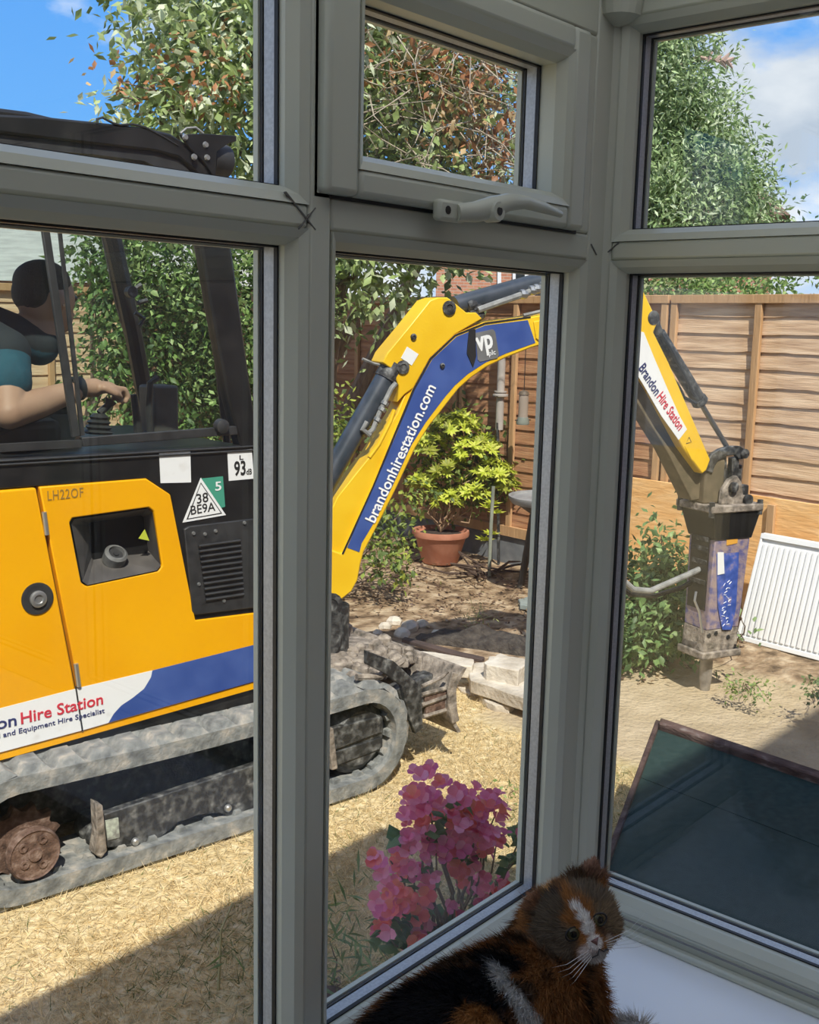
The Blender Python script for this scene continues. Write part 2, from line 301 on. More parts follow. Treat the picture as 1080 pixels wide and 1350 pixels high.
# window 2: middle panel with opener
w2 = empty('window_2', LW(1.0, 0, .82), 'middle white window panel with a small opening light', None, None, 'structure')
pane(w2, LW, .790, 1.222, Z0, ZT0)
bar(w2, 'transom', LW, .772, 1.24, ZT0+.016, 1.772); bar(w2, 'bottom_rail', LW, .772, 1.24, .818, Z0-.016); bar(w2, 'head_rail', LW, .742, 1.24, 2.012, 2.12)
bar(w2, 'stile', LW, 1.238, XF+.0, .818, 2.12); bar(w2, 'sash_stop', LW, 1.208, 1.24, 1.772, 2.012, .0)
sash = empty('opening_sash', LW(.98, 0, 1.77)); parent_to(sash, w2, LW(.98, 0, 1.77)); sash['label'] = 'small top-hung opening light'
def subbar(*a, **k): return bar(sash, *a, **k)
pane(sash, LW, .812, 1.152, 1.815, 1.964, face=-.014)
subbar('sash_stile', LW, .752, .797, 1.773, 2.008, -.015, .03, bev=.006); subbar('sash_stile', LW, 1.167, 1.204, 1.773, 2.008, -.015, .03, bev=.006)
subbar('sash_rail', LW, .796, 1.168, 1.773, 1.80, -.015, .03, bev=.006); subbar('sash_rail', LW, .796, 1.168, 1.979, 2.008, -.015, .03, bev=.006)
ring(MB(), LW, .752, 1.204, 1.773, 2.008, 0, .0035, -.001, .004).build('sash_gasket', GASK, w2, label='black gasket round the opener')  # thin black strip round the sash edge
gl = lambda u, v: tuple(onpl(u, v, A3(0, YF, 0), A3(0, 1, 0))[[0, 2]]); gr = lambda u, v: tuple(onpl(u, v, A3(XF, 0, 0), A3(1, 0, 0))[[1, 2]])
groove(w1, LW, gl(376, 253), gl(415, 303)); groove(w2, LW, gl(393, 302), gl(415, 274))
groove(w2, LW, gl(779, 322), gl(786, 336))
# handle
hdl = MB(); hp = lambda u, d, z: LW(u, -.015-d, z)
hdl.box(hp(.905, 0, 1.760), (.045, 0, 0), (0, -.012, 0), (0, 0, .022))
handle = hdl.build('handle', UPVC, sash, bev=.004, label='white curved window handle with screw heads')
hb = MB(); hb.tube([hp(.935, .010, 1.770), hp(.955, .018, 1.772), hp(.975, .026, 1.778), hp(1.0, .03, 1.786), hp(1.03, .03, 1.789), hp(1.07, .028, 1.787), hp(1.115, .022, 1.784)], [.009, .011, .012, .0095, .0075, .0065, .004], 12)
hb.lathe(hp(.975, .020, 1.774), [(.0115, 0), (.0115, .014), (.010, .017)], 16, (0, -1, 0)).build('handle_lever', UPVC, sash, smooth=True)
sc1 = MB(); sc1.cyl(hp(.918, .0125, 1.771), hp(.918, .010, 1.771), .0045, 10); sc1.cyl(hp(.975, .0375, 1.774), hp(.975, .034, 1.774), .0048, 10)
sc1.build('screw', mat('dark_screw', (.05, .045, .04), rough=.4, metal=.6), sash, label='dark handle screws')
# window 3: right panel
w3 = empty('window_3', RW(.4, 0, .82), 'right white window panel facing the fence and the breaker', None, None, 'structure')
pane(w3, RW, -.42, .747, Z0, ZT0+.002); pane(w3, RW, -.42, .747, ZT1+.004, ZH+.002)
bar(w3, 'transom', RW, -.44, .763, ZT0+.018, ZT1-.012); bar(w3, 'bottom_rail', RW, -.44, .763, .818, Z0-.016); bar(w3, 'head_rail', RW, -.44, .763, ZH+.018, 2.12)
bar(w3, 'stile', RW, .763, YF+.0, .818, 2.12); bar(w3, 'jamb', RW, -.54, -.436, .818, 2.12)
groove(w3, RW, gr(816, 320), gr(800, 334))
w6 = empty('window_6', RW(-1.0, 0, .82), None, None, None, 'structure')
pane(w6, RW, -1.46, -.56, Z0, ZH); bar(w6, 'bottom_rail', RW, -1.55, -.54, .818, Z0-.016); bar(w6, 'head_rail', RW, -1.55, -.54, ZH+.016, 2.12); bar(w6, 'jamb', RW, -1.55, -1.476, .818, 2.12)
# corner post, sills, head trims
struct('trim_1', MB().prism([(XF-.006, YF+.0, .815), (XF, YF-.006, .815), (XF+.1, YF+.02, .815), (XF+.1, YF+.1, .815), (XF+.02, YF+.1, .815)], (0, 0, 1.31)), UPVC, label='white corner post joining the two window runs')
struct('trim_2', MB().prism([(XL, YF, .79), (XL, .40, .79), (1.0, .40, .79), (1.0, YF, .79)], (0, 0, .028)), SILL, bev=.004, label='white sill board under the left windows, cat lying on it')
struct('trim_3', MB().prism([(1.0, YF, .79), (1.0, .40, .79), (1.0, YB, .79), (XF, YB, .79), (XF, YF, .79)], (0, 0, .0279)), SILL, bev=.0, label='white sill board under the right window')
tr = MB(); tr.box((1.0, YF-.012, .818), (XF-1.012, 0, 0), (0, .012, 0), (0, 0, .010)); struct('trim_4', tr, UPVC, bev=.003, label='narrow white cover strip along the left sill')
tr = MB(); tr.box((XF-.012, -.5, .818), (.012, 0, 0), (0, YF+.5, 0), (0, 0, .010)); struct('trim_5', tr, UPVC, bev=.003, label='narrow white cover strip along the right sill')
tr = MB(); tr.box((XF-.0045, -.5, .838), (.003, 0, 0), (0, YF+.5, 0), (0, 0, .0012)); tr.build('rail_line', mat('grey_rail_line', (.25, .25, .25), rough=.9), w3)  # thin grey line along the bottom rail
struct('trim_6', MB().abox(XL, YF-.02, 2.085, XF, YF+.0, 2.16), UPVC, bev=.004, label='white eaves trim over the left windows')
struct('trim_7', MB().abox(XF-.02, YB, 2.085, XF, YF-.02, 2.20), UPVC, bev=.004, label='white eaves trim over the right window')
struct('trim_8', MB().lathe((XF-.005, YF-.005, 2.04), [(.004, -.01), (.03, .0), (.034, .02), (.034, .05)], 20), UPVC, label='white domed corner cap at the eaves')

# ------------------------------------------------------------------ the ground
def ground_mat():
    m = bpy.data.materials.new('parched_lawn_and_soil'); m.use_nodes = True; t = m.node_tree; b = t.nodes['Principled BSDF']; b.inputs['Roughness'].default_value = .95; b.inputs['Specular IOR Level'].default_value = .1
    g = nd(t, 'ShaderNodeNewGeometry'); P = g.outputs['Position']
    def nz(s, d=6.): n = nd(t, 'ShaderNodeTexNoise', i_Scale=s, i_Detail=d); t.links.new(P, n.inputs['Vector']); return n.outputs[0]
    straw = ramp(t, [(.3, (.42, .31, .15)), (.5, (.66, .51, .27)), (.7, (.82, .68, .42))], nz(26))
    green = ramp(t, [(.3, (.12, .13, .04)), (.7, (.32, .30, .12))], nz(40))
    soil = ramp(t, [(.34, (.10, .065, .04)), (.5, (.33, .23, .14)), (.66, (.55, .43, .29))], nz(9, 10))  # darkest stop paints dappled tree shade into the soil
    sand = ramp(t, [(.3, (.40, .31, .19)), (.7, (.54, .43, .28))], nz(6, 9))
    sp = nd(t, 'ShaderNodeSeparateXYZ'); t.links.new(P, sp.inputs[0])
    def mth(op, a, bb=None, clamp=False):
        n = nd(t, 'ShaderNodeMath', operation=op, use_clamp=clamp)
        for i, q in enumerate((a, bb)):
            if q is None: continue
            if isinstance(q, (int, float)): n.inputs[i].default_value = q
            else: t.links.new(q, n.inputs[i])
        return n.outputs[0]
    def mix(f, a, c): n = nd(t, 'ShaderNodeMixRGB'); t.links.new(f, n.inputs[0]); t.links.new(a, n.inputs[1]); t.links.new(c, n.inputs[2]); return n.outputs[0]
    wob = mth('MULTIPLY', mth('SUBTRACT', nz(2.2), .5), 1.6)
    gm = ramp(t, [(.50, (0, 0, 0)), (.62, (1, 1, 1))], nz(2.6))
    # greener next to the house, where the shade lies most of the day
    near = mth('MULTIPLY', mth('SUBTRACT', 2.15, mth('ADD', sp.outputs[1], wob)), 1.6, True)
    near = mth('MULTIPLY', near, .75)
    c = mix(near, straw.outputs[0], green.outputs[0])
    # soil bed towards the fence: x + .25y beyond 4.3
    e = mth('MULTIPLY', mth('SUBTRACT', mth('ADD', mth('ADD', sp.outputs[0], mth('MULTIPLY', sp.outputs[1], .30)), wob), 4.75), 3., True)
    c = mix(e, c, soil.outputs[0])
    # sandy slab under the breaker
    ex = mth('MULTIPLY', mth('SUBTRACT', mth('ADD', sp.outputs[0], mth('MULTIPLY', wob, .25)), 3.55), 8., True); ex2 = mth('MULTIPLY', mth('SUBTRACT', 5.15, mth('ADD', sp.outputs[0], mth('MULTIPLY', wob, .3))), 8., True)
    ey = mth('MULTIPLY', mth('SUBTRACT', 2.75, mth('ADD', sp.outputs[1], mth('MULTIPLY', wob, .25))), 8., True)
    c = mix(mth('MULTIPLY', mth('MULTIPLY', ex, ex2), ey), c, sand.outputs[0])
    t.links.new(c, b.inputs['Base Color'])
    bp = nd(t, 'ShaderNodeBump', i_Strength=.7, i_Distance=.03); t.links.new(nz(38, 8), bp.inputs['Height']); t.links.new(bp.outputs[0], b.inputs['Normal'])
    return m
GM = ground_mat()
def hgt(x, y):
    k = max(0., min(1., (x-4.2)/1.)); return k*(.018*noise.noise(Vector((x*3, y*3, 0)))+.012*noise.noise(Vector((x*9, y*9, 3))))-.004*k
gb = MB(); NX, NY = 150, 130; xs = np.linspace(1.6, 7.1, NX); ys = np.linspace(.9, 7.4, NY)
gb.add([(x, y, hgt(x, y) if 0 < i < NX-1 and 0 < j < NY-1 else 0) for i, x in enumerate(xs) for j, y in enumerate(ys)], [(i*NY+j, (i+1)*NY+j, (i+1)*NY+j+1, i*NY+j+1) for i in range(NX-1) for j in range(NY-1)])
gb.abox(-12, .9, -.05, 1.6, 7.4, 0); gb.abox(-12, -7, -.05, 12, .9, 0); gb.abox(7.1, .9, -.05, 60, 40, 0); gb.abox(-12, 7.4, -.05, 60, 60, 0); gb.abox(12, -30, -.05, 60, .9, 0)
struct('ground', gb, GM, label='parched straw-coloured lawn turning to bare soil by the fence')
# grass blades
n = 95000; gx = rng.uniform(.6, 4.6, n); gy = rng.uniform(.95, 3.6, n); gy = np.where(rng.random(n) < .3, rng.uniform(.95, 2.4, n), gy)
keep = (gx+.3*gy < 4.7+rng.normal(0, .15, n)) & ~((gx > 3.55) & (gy < 2.7)) & ~((gx > .9) & (gx < 2.5) & (gy > 2.87) & (gy < 3.1)); gx, gy = gx[keep], gy[keep]; n = len(gx)
patch = np.array([noise.noise(Vector((a*2.6, b*2.6, 5))) for a, b in zip(gx, gy)])
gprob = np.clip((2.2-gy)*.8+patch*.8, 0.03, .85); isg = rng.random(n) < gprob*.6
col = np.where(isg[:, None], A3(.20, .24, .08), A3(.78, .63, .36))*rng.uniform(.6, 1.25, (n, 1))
P = np.stack([gx, gy, np.zeros(n)], 1); D = rng.normal(size=(n, 3)); D[:, 2] = np.abs(D[:, 2])*.6+.25; U = rng.normal(size=(n, 3)); L = rng.uniform(.02, .055, n)
D /= np.linalg.norm(D, axis=1)[:, None]; S = np.cross(D, U); S /= np.linalg.norm(S, axis=1)[:, None]
V = np.stack([P-S*.0016, P+S*.0016, P+D*L[:, None]], 1).reshape(-1, 3)
colmesh('dry_grass', V, np.arange(n*3).reshape(-1, 3), np.repeat(col, 3, 0), LEAF, None, label='short dry straw-coloured grass of the lawn', cat='grass', kind='stuff')

# ------------------------------------------------------------------ fences
fa = math.radians(81.6); FD = A3(math.cos(fa), math.sin(fa), 0); FN = A3(math.sin(fa), -math.cos(fa), 0)   # FN points away from the camera
FA = A3(6.016, 2.43, 0)
def woodmat(name, a, b, c=None, st=(1, 1, 14)): return mat(name, a, b, rough=.85, scale=3.2, bump=.25, bscale=9, stretch=st, col3=c, detail=7, lo=.3, hi=.7)
W_PALE = woodmat('pale_weathered_larch', (.44, .27, .15), (.64, .43, .26), (.78, .57, .37))
W_RED = woodmat('brown_stained_shaded_larch', (.27, .12, .06), (.42, .21, .10), (.50, .28, .15))  # brown stain, with tree shade worked into the tone
W_POST = woodmat('orange_batten', (.45, .26, .12), (.56, .34, .17), st=(8, 8, 1)); W_NEW = woodmat('new_orange_board', (.78, .40, .13), (.88, .50, .19), (.92, .58, .27), st=(1.5, 1.5, 6))
def slat_mesh(name, L, H, m, seed):
    r = random.Random(seed); mb = MB(); k = 24; V = []
    for i in range(k+1):
        x = L*i/k; wv = r.uniform(-.003, .003)+.003*math.sin(i*.6+seed); 
        V += [(x, -.018, wv), (x, -.004, wv), (x, 0, H), (x, -.006, H)]
    Fc = [(0, 1, 2, 3), tuple(4*k+q for q in (3, 2, 1, 0))]
    for i in range(k):
        a, b = 4*i, 4*i+4
        for q in range(4): Fc.append((a+q, a+(q+1) % 4, b+(q+1) % 4, b+q))
    me = bpy.data.meshes.new(name); me.from_pydata(V, [], Fc); bm = bmesh.new(); bm.from_mesh(me); bmesh.ops.recalc_face_normals(bm, faces=bm.faces); bm.to_mesh(me); bm.free(); me.materials.append(m); return me
def fence_panel(A, D, Nn, s0, L, z0, z1, m, label, group, battens, seeds, pitch=.099):
    o0 = A+D*s0; f = empty('fence_panel', o0+D*L/2, label, 'fence', group); ang = math.atan2(D[1], D[0])
    flip = np.cross(D, A3(0, 0, 1))@Nn  # local -y must face the viewer
    rz = ang if flip < 0 else ang
    k = int((z1-z0-.115)/pitch)+2
    for i in range(k):
        z = max(z1-.122-pitch*i, z0-.01); me = seeds[(i*3+int(s0*7)) % len(seeds)]
        o = bpy.data.objects.new('slat', me); C.objects.link(o); p = o0+A3(0, 0, z)
        if flip < 0: p = o0+D*0+A3(0, 0, z); o.rotation_euler = (0, 0, ang)
        else: p = o0+D*L+A3(0, 0, z); o.rotation_euler = (0, 0, ang+math.pi)
        o.rotation_euler[1] = random.uniform(-.003, .003); parent_to(o, f, p)
    for b in battens:
        mb = MB(); mb.box(o0+D*(b-.022)-Nn*.045+A3(0, 0, z0-.01), D*.044, Nn*.026, (0, 0, z1-z0-.02)); mb.build('batten', W_POST, f, bev=.003)
    mb = MB(); mb.box(o0-Nn*.05+A3(0, 0, z1-.048), D*L, Nn*.07, (0, 0, .05)); mb.build('top_rail', W_POST, f, bev=.003)
    return f
LP = 1.82
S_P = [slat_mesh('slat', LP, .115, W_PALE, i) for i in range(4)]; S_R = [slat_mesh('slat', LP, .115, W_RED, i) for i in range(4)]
fence_panel(FA, FD, FN, -1.05, LP-.01, .60, 1.87, W_PALE, 'pale weathered overlap fence panel behind the breaker and the radiator', None, [.03, .61, 1.22, 1.79], S_P)
fence_panel(FA, FD, FN, -2.88, LP-.01, .60, 1.87, W_PALE, 'pale overlap fence panel nearest the house, right edge of the photo', None, [.03, .61, 1.22, 1.79], S_P)
fence_panel(FA, FD, FN, .78, LP-.01, .262, 1.87, W_RED, 'brown stained overlap fence panel, tree shade in its colour, behind the potted shrub', None, [.03, .61, 1.27, 1.79], S_R)
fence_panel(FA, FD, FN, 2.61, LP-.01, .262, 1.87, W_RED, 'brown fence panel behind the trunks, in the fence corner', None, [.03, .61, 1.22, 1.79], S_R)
mb = MB(); mb.box(FA+FD*.78-FN*.05+A3(0, 0, .19), FD*3.65, FN*.05, (0, 0, .07)); mb.build('bottom_rail', W_POST, None, label='orange timber rail under the brown fence panels', cat='rail')
GRAV = mat('grey_gravel_board', (.13, .14, .15), (.2, .21, .22), rough=.8, scale=12)
mb = MB(); mb.box(FA+FD*.78-FN*.03+A3(0, 0, -.02), FD*3.65, FN*.04, (0, 0, .20)); mb.build('gravel_board', GRAV, None, label='grey concrete gravel board at the foot of the brown fence', cat='board')
for (s0, s1, nm) in ((-1.0, .12, 'right sheet of fresh orange timber boarding, behind the radiator'), (.125, 1.05, 'left sheet of fresh orange timber boarding, behind the green bush'), (-2.4, -1.01, 'orange board beyond the right edge of the view')):
    mb = MB(); mb.box(FA+FD*s0-FN*.075+A3(0, 0, -.01), FD*(s1-s0-.006), FN*.018, (0, 0, .755)); mb.build('timber_sheet', W_NEW, None, bev=.002, label=nm, cat='board')
mb = MB(); mb.box(FA+FD*(-.06)-FN*.10+A3(0, 0, -.01), FD*.045, FN*.022, (0, 0, .72)); mb.build('timber_stake', W_POST, None, bev=.003, label='short upright timber stake against the orange boarding', cat='stake')
BA = A3(6.67, 7.0, 0); BD = A3(-1, 0, 0); BN = A3(0, 1, 0)
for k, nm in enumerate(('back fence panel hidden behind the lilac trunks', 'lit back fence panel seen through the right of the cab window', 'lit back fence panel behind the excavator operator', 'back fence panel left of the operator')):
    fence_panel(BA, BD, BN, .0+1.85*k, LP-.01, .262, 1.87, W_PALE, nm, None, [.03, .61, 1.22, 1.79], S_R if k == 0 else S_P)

# ------------------------------------------------------------------ excavator
ea = math.radians(-8.5); EF = A3(math.cos(ea), math.sin(ea), 0); EN = A3(-math.sin(ea), math.cos(ea), 0); EZ = A3(0, 0, 1)
E3 = lambda s, n_, z: EF*s+EN*n_+EZ*z
ex = empty('excavator', E3(1.7, 3.35, 0), 'yellow and black mini excavator on rubber tracks with a hydraulic breaker', 'excavator')
def pb(n_, *uv): return [onpl(u, v, EN*n_, EN) for u, v in uv]
BN0 = 2.95
def body(name, pts, m, t=.03, n_=BN0, holes=(), bev=0., par=ex, **k): return MB().prism(pb(n_, *pts), EN*t, [pb(n_, *h) for h in holes]).build(name, m, par, bev=bev, **k)
MB().box(E3(.25, 3.04, .46), EF*1.66, EN*.80, EZ*.74).build('body_core', BLK, ex)
MB().box(E3(.30, 2.98, 1.205), EF*1.6, EN*.86, EZ*.05).build('cab_floor', BLK, ex)
MB().box(E3(.15, 2.97, .40), EF*1.75, EN*.88, EZ*.06).build('chassis_plate', BLK, ex, label='black chassis plate above the tracks')
MB().box(E3(.95, 3.10, .09), EF*1.38, EN*.50, EZ*.31).build('undercarriage', STL, ex, bev=.02)
# yellow panels
rear = body('rear_door_panel', [(-190, 662), (48, 643), (111, 964), (-190, 1046)], YEL, .08, bev=.006)
hole = [(96, 683), (196, 669), (203, 674), (214, 746), (209, 753), (114, 773), (107, 768), (92, 690)]
front = body('front_side_panel', [(52, 642), (193, 631), (225, 652), (258, 818), (345, 807), (368, 804), (368, 889), (115, 963)], YEL, .03, holes=[hole[::-1]], bev=.004)
body('panel_lower_lip', [(-190, 1046), (368, 890), (368, 899), (-190, 1056)], YEL, .03, n_=BN0+.004)
# recess with filler cap
inner = [(112, 692), (183, 682), (186, 684), (192, 722), (190, 725), (121, 737), (118, 735), (111, 696)]
hcx, hcy = 153, 724
ho = pb(BN0-.002, *[(hcx+(u-hcx)*.965, hcy+(v-hcy)*.965) for u, v in hole]); hi = pb(BN0+.11, (122, 690), (184, 681), (186, 683), (192, 722), (190, 725), (125, 731), (123, 729), (121, 692))
rc = MB(); nV = len(ho)
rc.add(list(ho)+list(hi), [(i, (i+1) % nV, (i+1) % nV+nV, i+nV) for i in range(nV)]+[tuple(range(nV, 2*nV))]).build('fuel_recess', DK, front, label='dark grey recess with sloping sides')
mb = MB(); cxp = pb(BN0+.055, (152, 733))[0]; ax_ = _n(-EN*.62+EZ*.78)
mb.lathe(cxp, [(.035, -.02), (.035, .012), (.028, .018), (.024, .018), (.022, .008), (.002, .008)], 24, ax_).build('filler_cap', mat('dark_cap', (.10, .10, .095), (.17, .17, .16), rough=.4, scale=40), front, smooth=True, label='round black filler cap')
MB().lathe(cxp+ax_*.0085, [(.021, 0), (.021, .001), (.009, .001), (.008, .005), (.001, .005)], 20, ax_).build('cap_hollow_shade', BLKP, front, smooth=True)  # black disc paints the shade in the cap's hollow
MB().prism(pb(BN0+.035, (191, 698), (183, 710), (197, 713)), EN*.002).build('warning_sticker', mat('yellow_green_sticker', (.5, .55, .05)), front, label='small yellow-green triangular sticker')
# lock
lk = pb(BN0, (49, 789))[0]
MB().lathe(lk, [(.046, 0), (.046, .004), (.040, .005)], 28, -EN).build('lock_surround', BLKP, rear, label='round black lock surround')
MB().lathe(lk, [(.024, .002), (.024, .012), (.020, .014), (.013, .014), (.012, .010), (.001, .010)], 20, -EN).build('lock', ZNC, rear, label='silver lock barrel', smooth=True)
for (u, v) in ((58, 690), (100, 890)):
    p = pb(BN0-.004, (u, v-15), (u+4, v+15)); MB().cyl(p[0], p[1], .007, 10).build('hinge', ZNC, ex, label='silver hinge between the yellow panels')
# pen scrawl
text('pen_scrawl', 'LH22OF', pb(BN0-.0012, (63, 660))[0], pb(BN0-.0012, (110, 655))[0], .028, -EN, mat('faint_pen', (.30, .17, .03)), front, 0, 1.1)
# decals
wp = [(-190, 984), (0, 934), (112, 905), (201, 884), (199, 893), (190, 908), (175, 920), (160, 930), (150, 941), (143, 953), (112, 962), (0, 992), (-190, 1043)]
body('white_decal', wp, WHT, .002, n_=BN0-.0015, par=ex, label='white decal band')
body('blue_decal', [(201, 884), (368, 842), (368, 889), (143, 953), (150, 941), (160, 930), (175, 920), (190, 908), (199, 893)], BLU, .002, n_=BN0-.0015, label='blue decal with a wavy edge')
body('panel_gap', [(110, 964), (108, 964), (99, 905), (101, 905)], INK, .003, n_=BN0-.003, label='dark gap between the panels')
T = lambda u, v, n_=BN0-.003: pb(n_, (u, v))[0]
text('brand_lettering', 'Brandon', T(-70, 977), T(22, 956), .034, -EN, NAVY, ex, .012)
text('brand_lettering', 'Hire Station', T(28, 954.5), T(136, 928), .034, -EN, REDI, ex, .012)
text('tagline_lettering', 'Tool and Equipment Hire Specialist', T(-22, 978.5), T(138, 939.5), .015, -EN, NAVY, ex, .006)
# black side cladding
body('side_cladding', [(-190, 620), (0, 605), (352, 585), (372, 804), (345, 807), (258, 818), (225, 652), (193, 631), (50, 641), (-190, 659)], BLK, .075, n_=BN0+.006, bev=.003)
mb = MB(); 
for (v0, v1) in ((608, 588), (613, 593)): mb.tube(pb(BN0+.002, (-190, v0+11), (0, v0), (350, v1-.5)), .0035, 6)
mb.build('cladding_rib', BLKP, ex, label='thin ribs under the cab window')
vent = body('vent_grille', [(243, 698), (250, 694), (334, 684), (340, 688), (348, 800), (258, 811), (254, 806)], BLKP, .012, n_=BN0-.004, bev=.003, label='black louvred vent panel')
for i in range(11):
    y0 = 720+i*7.1; xo = 262+i*.95; p = pb(BN0-.009, (xo, y0), (xo+55-i*.5, y0-7.5)); MB().tube(p, .0042, 6).build('slat', BLKP, vent)
mb = MB()
for (u, v) in ((255, 703), (322, 689), (295, 792), (262, 770), (270, 704), (284, 700)): q = pb(BN0-.004, (u, v))[0]; mb.lathe(q, [(.006, 0), (.005, .005)], 8, -EN)
mb.build('bolts', ZNC, vent)
# stickers: blank square one, noise one, triangle one, green one
def sticker(name, pts, m, n_=BN0+.004, **k): return MB().prism(pb(n_, *pts), EN*.002).build(name, m, ex, **k)
sticker('square_sticker', [(210, 595), (251, 594), (252, 636), (212, 637)], WHT, label='white square sticker')
ns = sticker('noise_sticker', [(300, 595), (332, 592), (335, 631), (302, 634)], WHT, label='white sound level sticker')
text('sticker_lettering', 'L', T(316, 606, BN0+.003), T(321, 605.5, BN0+.003), .014, -EN, INK, ns, .01); text('sticker_lettering', '93', T(309, 627, BN0+.003), T(324, 625.5, BN0+.003), .045, -EN, INK, ns, .02); text('sticker_lettering', 'dB', T(325, 625.5, BN0+.003), T(332, 625, BN0+.003), .018, -EN, INK, ns, .01)
sticker('green_sticker', [(266, 631), (294, 628), (297, 668), (285, 672)], GRN, label='green sticker')
text('sticker_lettering', '5', T(284, 647, BN0+.003), T(292, 646, BN0+.003), .028, -EN, WHT, ex, .01)
sticker('triangle_border', [(265, 630), (298, 679), (241, 689)], WHT, n_=BN0+.003, label='white triangular security sticker')
MB().prism(pb(BN0+.0022, (265, 636), (293, 677), (246, 685)), EN*.001).build('triangle_outline', INK, ex); MB().prism(pb(BN0+.0016, (265, 638), (291, 676), (248.5, 683.5)), EN*.001).build('triangle_face', WHT, ex)
text('sticker_lettering', '38', T(260, 664, BN0+.0008), T(275, 661, BN0+.0008), .030, -EN, INK, ex, .004); text('sticker_lettering', 'BE9A', T(252, 678.5, BN0+.0008), T(284, 673, BN0+.0008), .028, -EN, INK, ex, .004)
# cab
roofo = [(-190, 150), (0, 151), (60, 154), (120, 160), (190, 168), (225, 176), (250, 192), (272, 214), (287, 242), (276, 250), (255, 222), (235, 207), (205, 199), (100, 187), (0, 175), (-190, 172)]
body('roof_edge', roofo, BLK, .06, bev=.006, label='rounded black cab roof edge with worn streaks')
body('roof_inner_band', [(-190, 174), (0, 177), (120, 190), (210, 201), (240, 214), (262, 240), (255, 246), (232, 232), (190, 212), (120, 203), (0, 194), (-190, 192)], BLKP, .05, n_=BN0+.012)
MB().prism([E3(.2, 2.98, 2.17), E3(1.2, 2.98, 2.19), E3(1.55, 2.98, 2.16), E3(1.66, 2.98, 2.10), E3(1.6, 2.98, 2.08), E3(1.2, 2.98, 2.13), E3(.2, 2.98, 2.12)], EN*.82).build('roof', BLK, ex, bev=.01)
pil = body('front_pillar', [(262, 232), (285, 238), (302, 300), (320, 430), (338, 560), (342, 592), (318, 592), (300, 520), (278, 400), (262, 300), (248, 232)], BLK, .05, n_=BN0+.004, bev=.008, label='slanting black front pillar')
body('window_sill_rail', [(108, 577), (312, 562), (314, 573), (110, 589)], BLKP, .02, n_=BN0, bev=.002, label='black rail of the sliding window')
body('window_sill_rail', [(-190, 596), (108, 580), (108, 590), (-190, 607)], BLKP, .02, n_=BN0+.004)
body('sliding_window_edge', [(54, 290), (64, 290), (106, 575), (96, 577)], BLKP, .014, n_=BN0+.002, bev=.002, label='slanting black edge of the sliding window')
body('sliding_window_edge', [(76, 290), (80, 290), (112, 574), (107, 575)], BLKP, .010, n_=BN0+.014)
MB().add(pb(BN0+.022, (-190, 190), (235, 205), (262, 235), (275, 400), (312, 565), (-190, 598)), [(0, 1, 2, 3, 4, 5)]).build('cab_window', CABGL, ex, label='tinted side window of the cab')
mb = MB().add(pb(3.76, (-240, 190), (90, 215), (160, 300), (230, 560), (-240, 600)), [(0, 1, 2, 3, 4)]); mb.build('far_window', CABGL, ex)
body('rear_pillar', [(-190, 170), (-120, 172), (-110, 600), (-190, 606)], BLK, .05, n_=BN0+.01)
MB().tube(pb(3.72, (100, 215), (128, 250), (150, 320), (176, 440), (205, 600)), .032, 10).build('far_front_pillar', BLK, ex, smooth=True)
MB().tube(pb(3.74, (140, 312), (158, 400), (182, 480), (196, 590)), .018, 8).build('wiper_arm_channel', BLKP, ex, smooth=True)
MB().tube(pb(3.7, (-200, 205), (60, 215), (110, 225)), .03, 8).build('far_roof_rail', BLK, ex)
MB().tube(pb(3.35, (244, 270), (262, 330), (284, 440), (300, 590)), .014, 8).build('windscreen_frame', BLKP, ex, smooth=True)
mb = MB(); q = pb(3.6, (172, 385), (186, 375), (180, 400), (194, 396), (178, 412), (190, 420), (184, 430)); mb.tube([q[0], q[1]], .008, 6); mb.tube([q[2], q[3]], .009, 6); mb.tube([q[4], q[5], q[6]], .008, 6); mb.lathe(q[0], [(.02, -.01), (.02, .02)], 12, -EN); mb.build('wiper_motor', STL, ex, label='wiper motor and linkage inside the windscreen')
# interior: seat, console, joystick
MB().box(E3(.95, 3.2, 1.25), EF*.42, EN*.42, EZ*.10).build('seat_cushion', BLKP, ex, bev=.03); MB().box(E3(.88, 3.2, 1.33), EF*.10, EN*.42, EZ*.28).build('seat_backrest', BLKP, ex, bev=.03)
jb = pb(3.22, (130, 572), (131, 545), (142, 535), (146, 528)); mb = MB(); ax1 = _n(jb[1]-jb[0]); Lb = np.linalg.norm(jb[1]-jb[0])
mb.lathe(jb[0], [(.040, 0), (.046, Lb*.1), (.034, Lb*.22), (.042, Lb*.34), (.030, Lb*.46), (.037, Lb*.58), (.025, Lb*.7), (.030, Lb*.82), (.018, Lb)], 18, ax1).build('joystick_boot', BLKP, ex, smooth=True, label='ribbed rubber joystick boot')
MB().tube([jb[1], jb[2], jb[3]], [.012, .011, .02], 10).build('joystick', BLKP, ex, smooth=True)
MB().tube(pb(3.2, (-20, 575), (40, 552), (70, 540), (96, 540)), .014, 8).build('armrest', BLKP, ex, smooth=True)
MB().tube(pb(3.55, (186, 600), (180, 550), (176, 520)), [.02, .014, .012], 8).build('travel_lever', BLKP, ex, smooth=True); MB().tube(pb(3.5, (200, 600), (196, 540), (198, 505), (208, 498)), .012, 8).build('travel_lever', BLKP, ex, smooth=True)
MB().box(pb(3.55, (204, 590))[0], EF*.1, EN*.12, EZ*.22).build('display_console', DK, ex, bev=.01)
q = pb(BN0-.004, (292, 562))[0]; MB().lathe(q-EN*0, [(.024, -.01), (.022, .012), (.01, .018)], 14, -EN).build('window_catch', BLKP, ex, smooth=True)
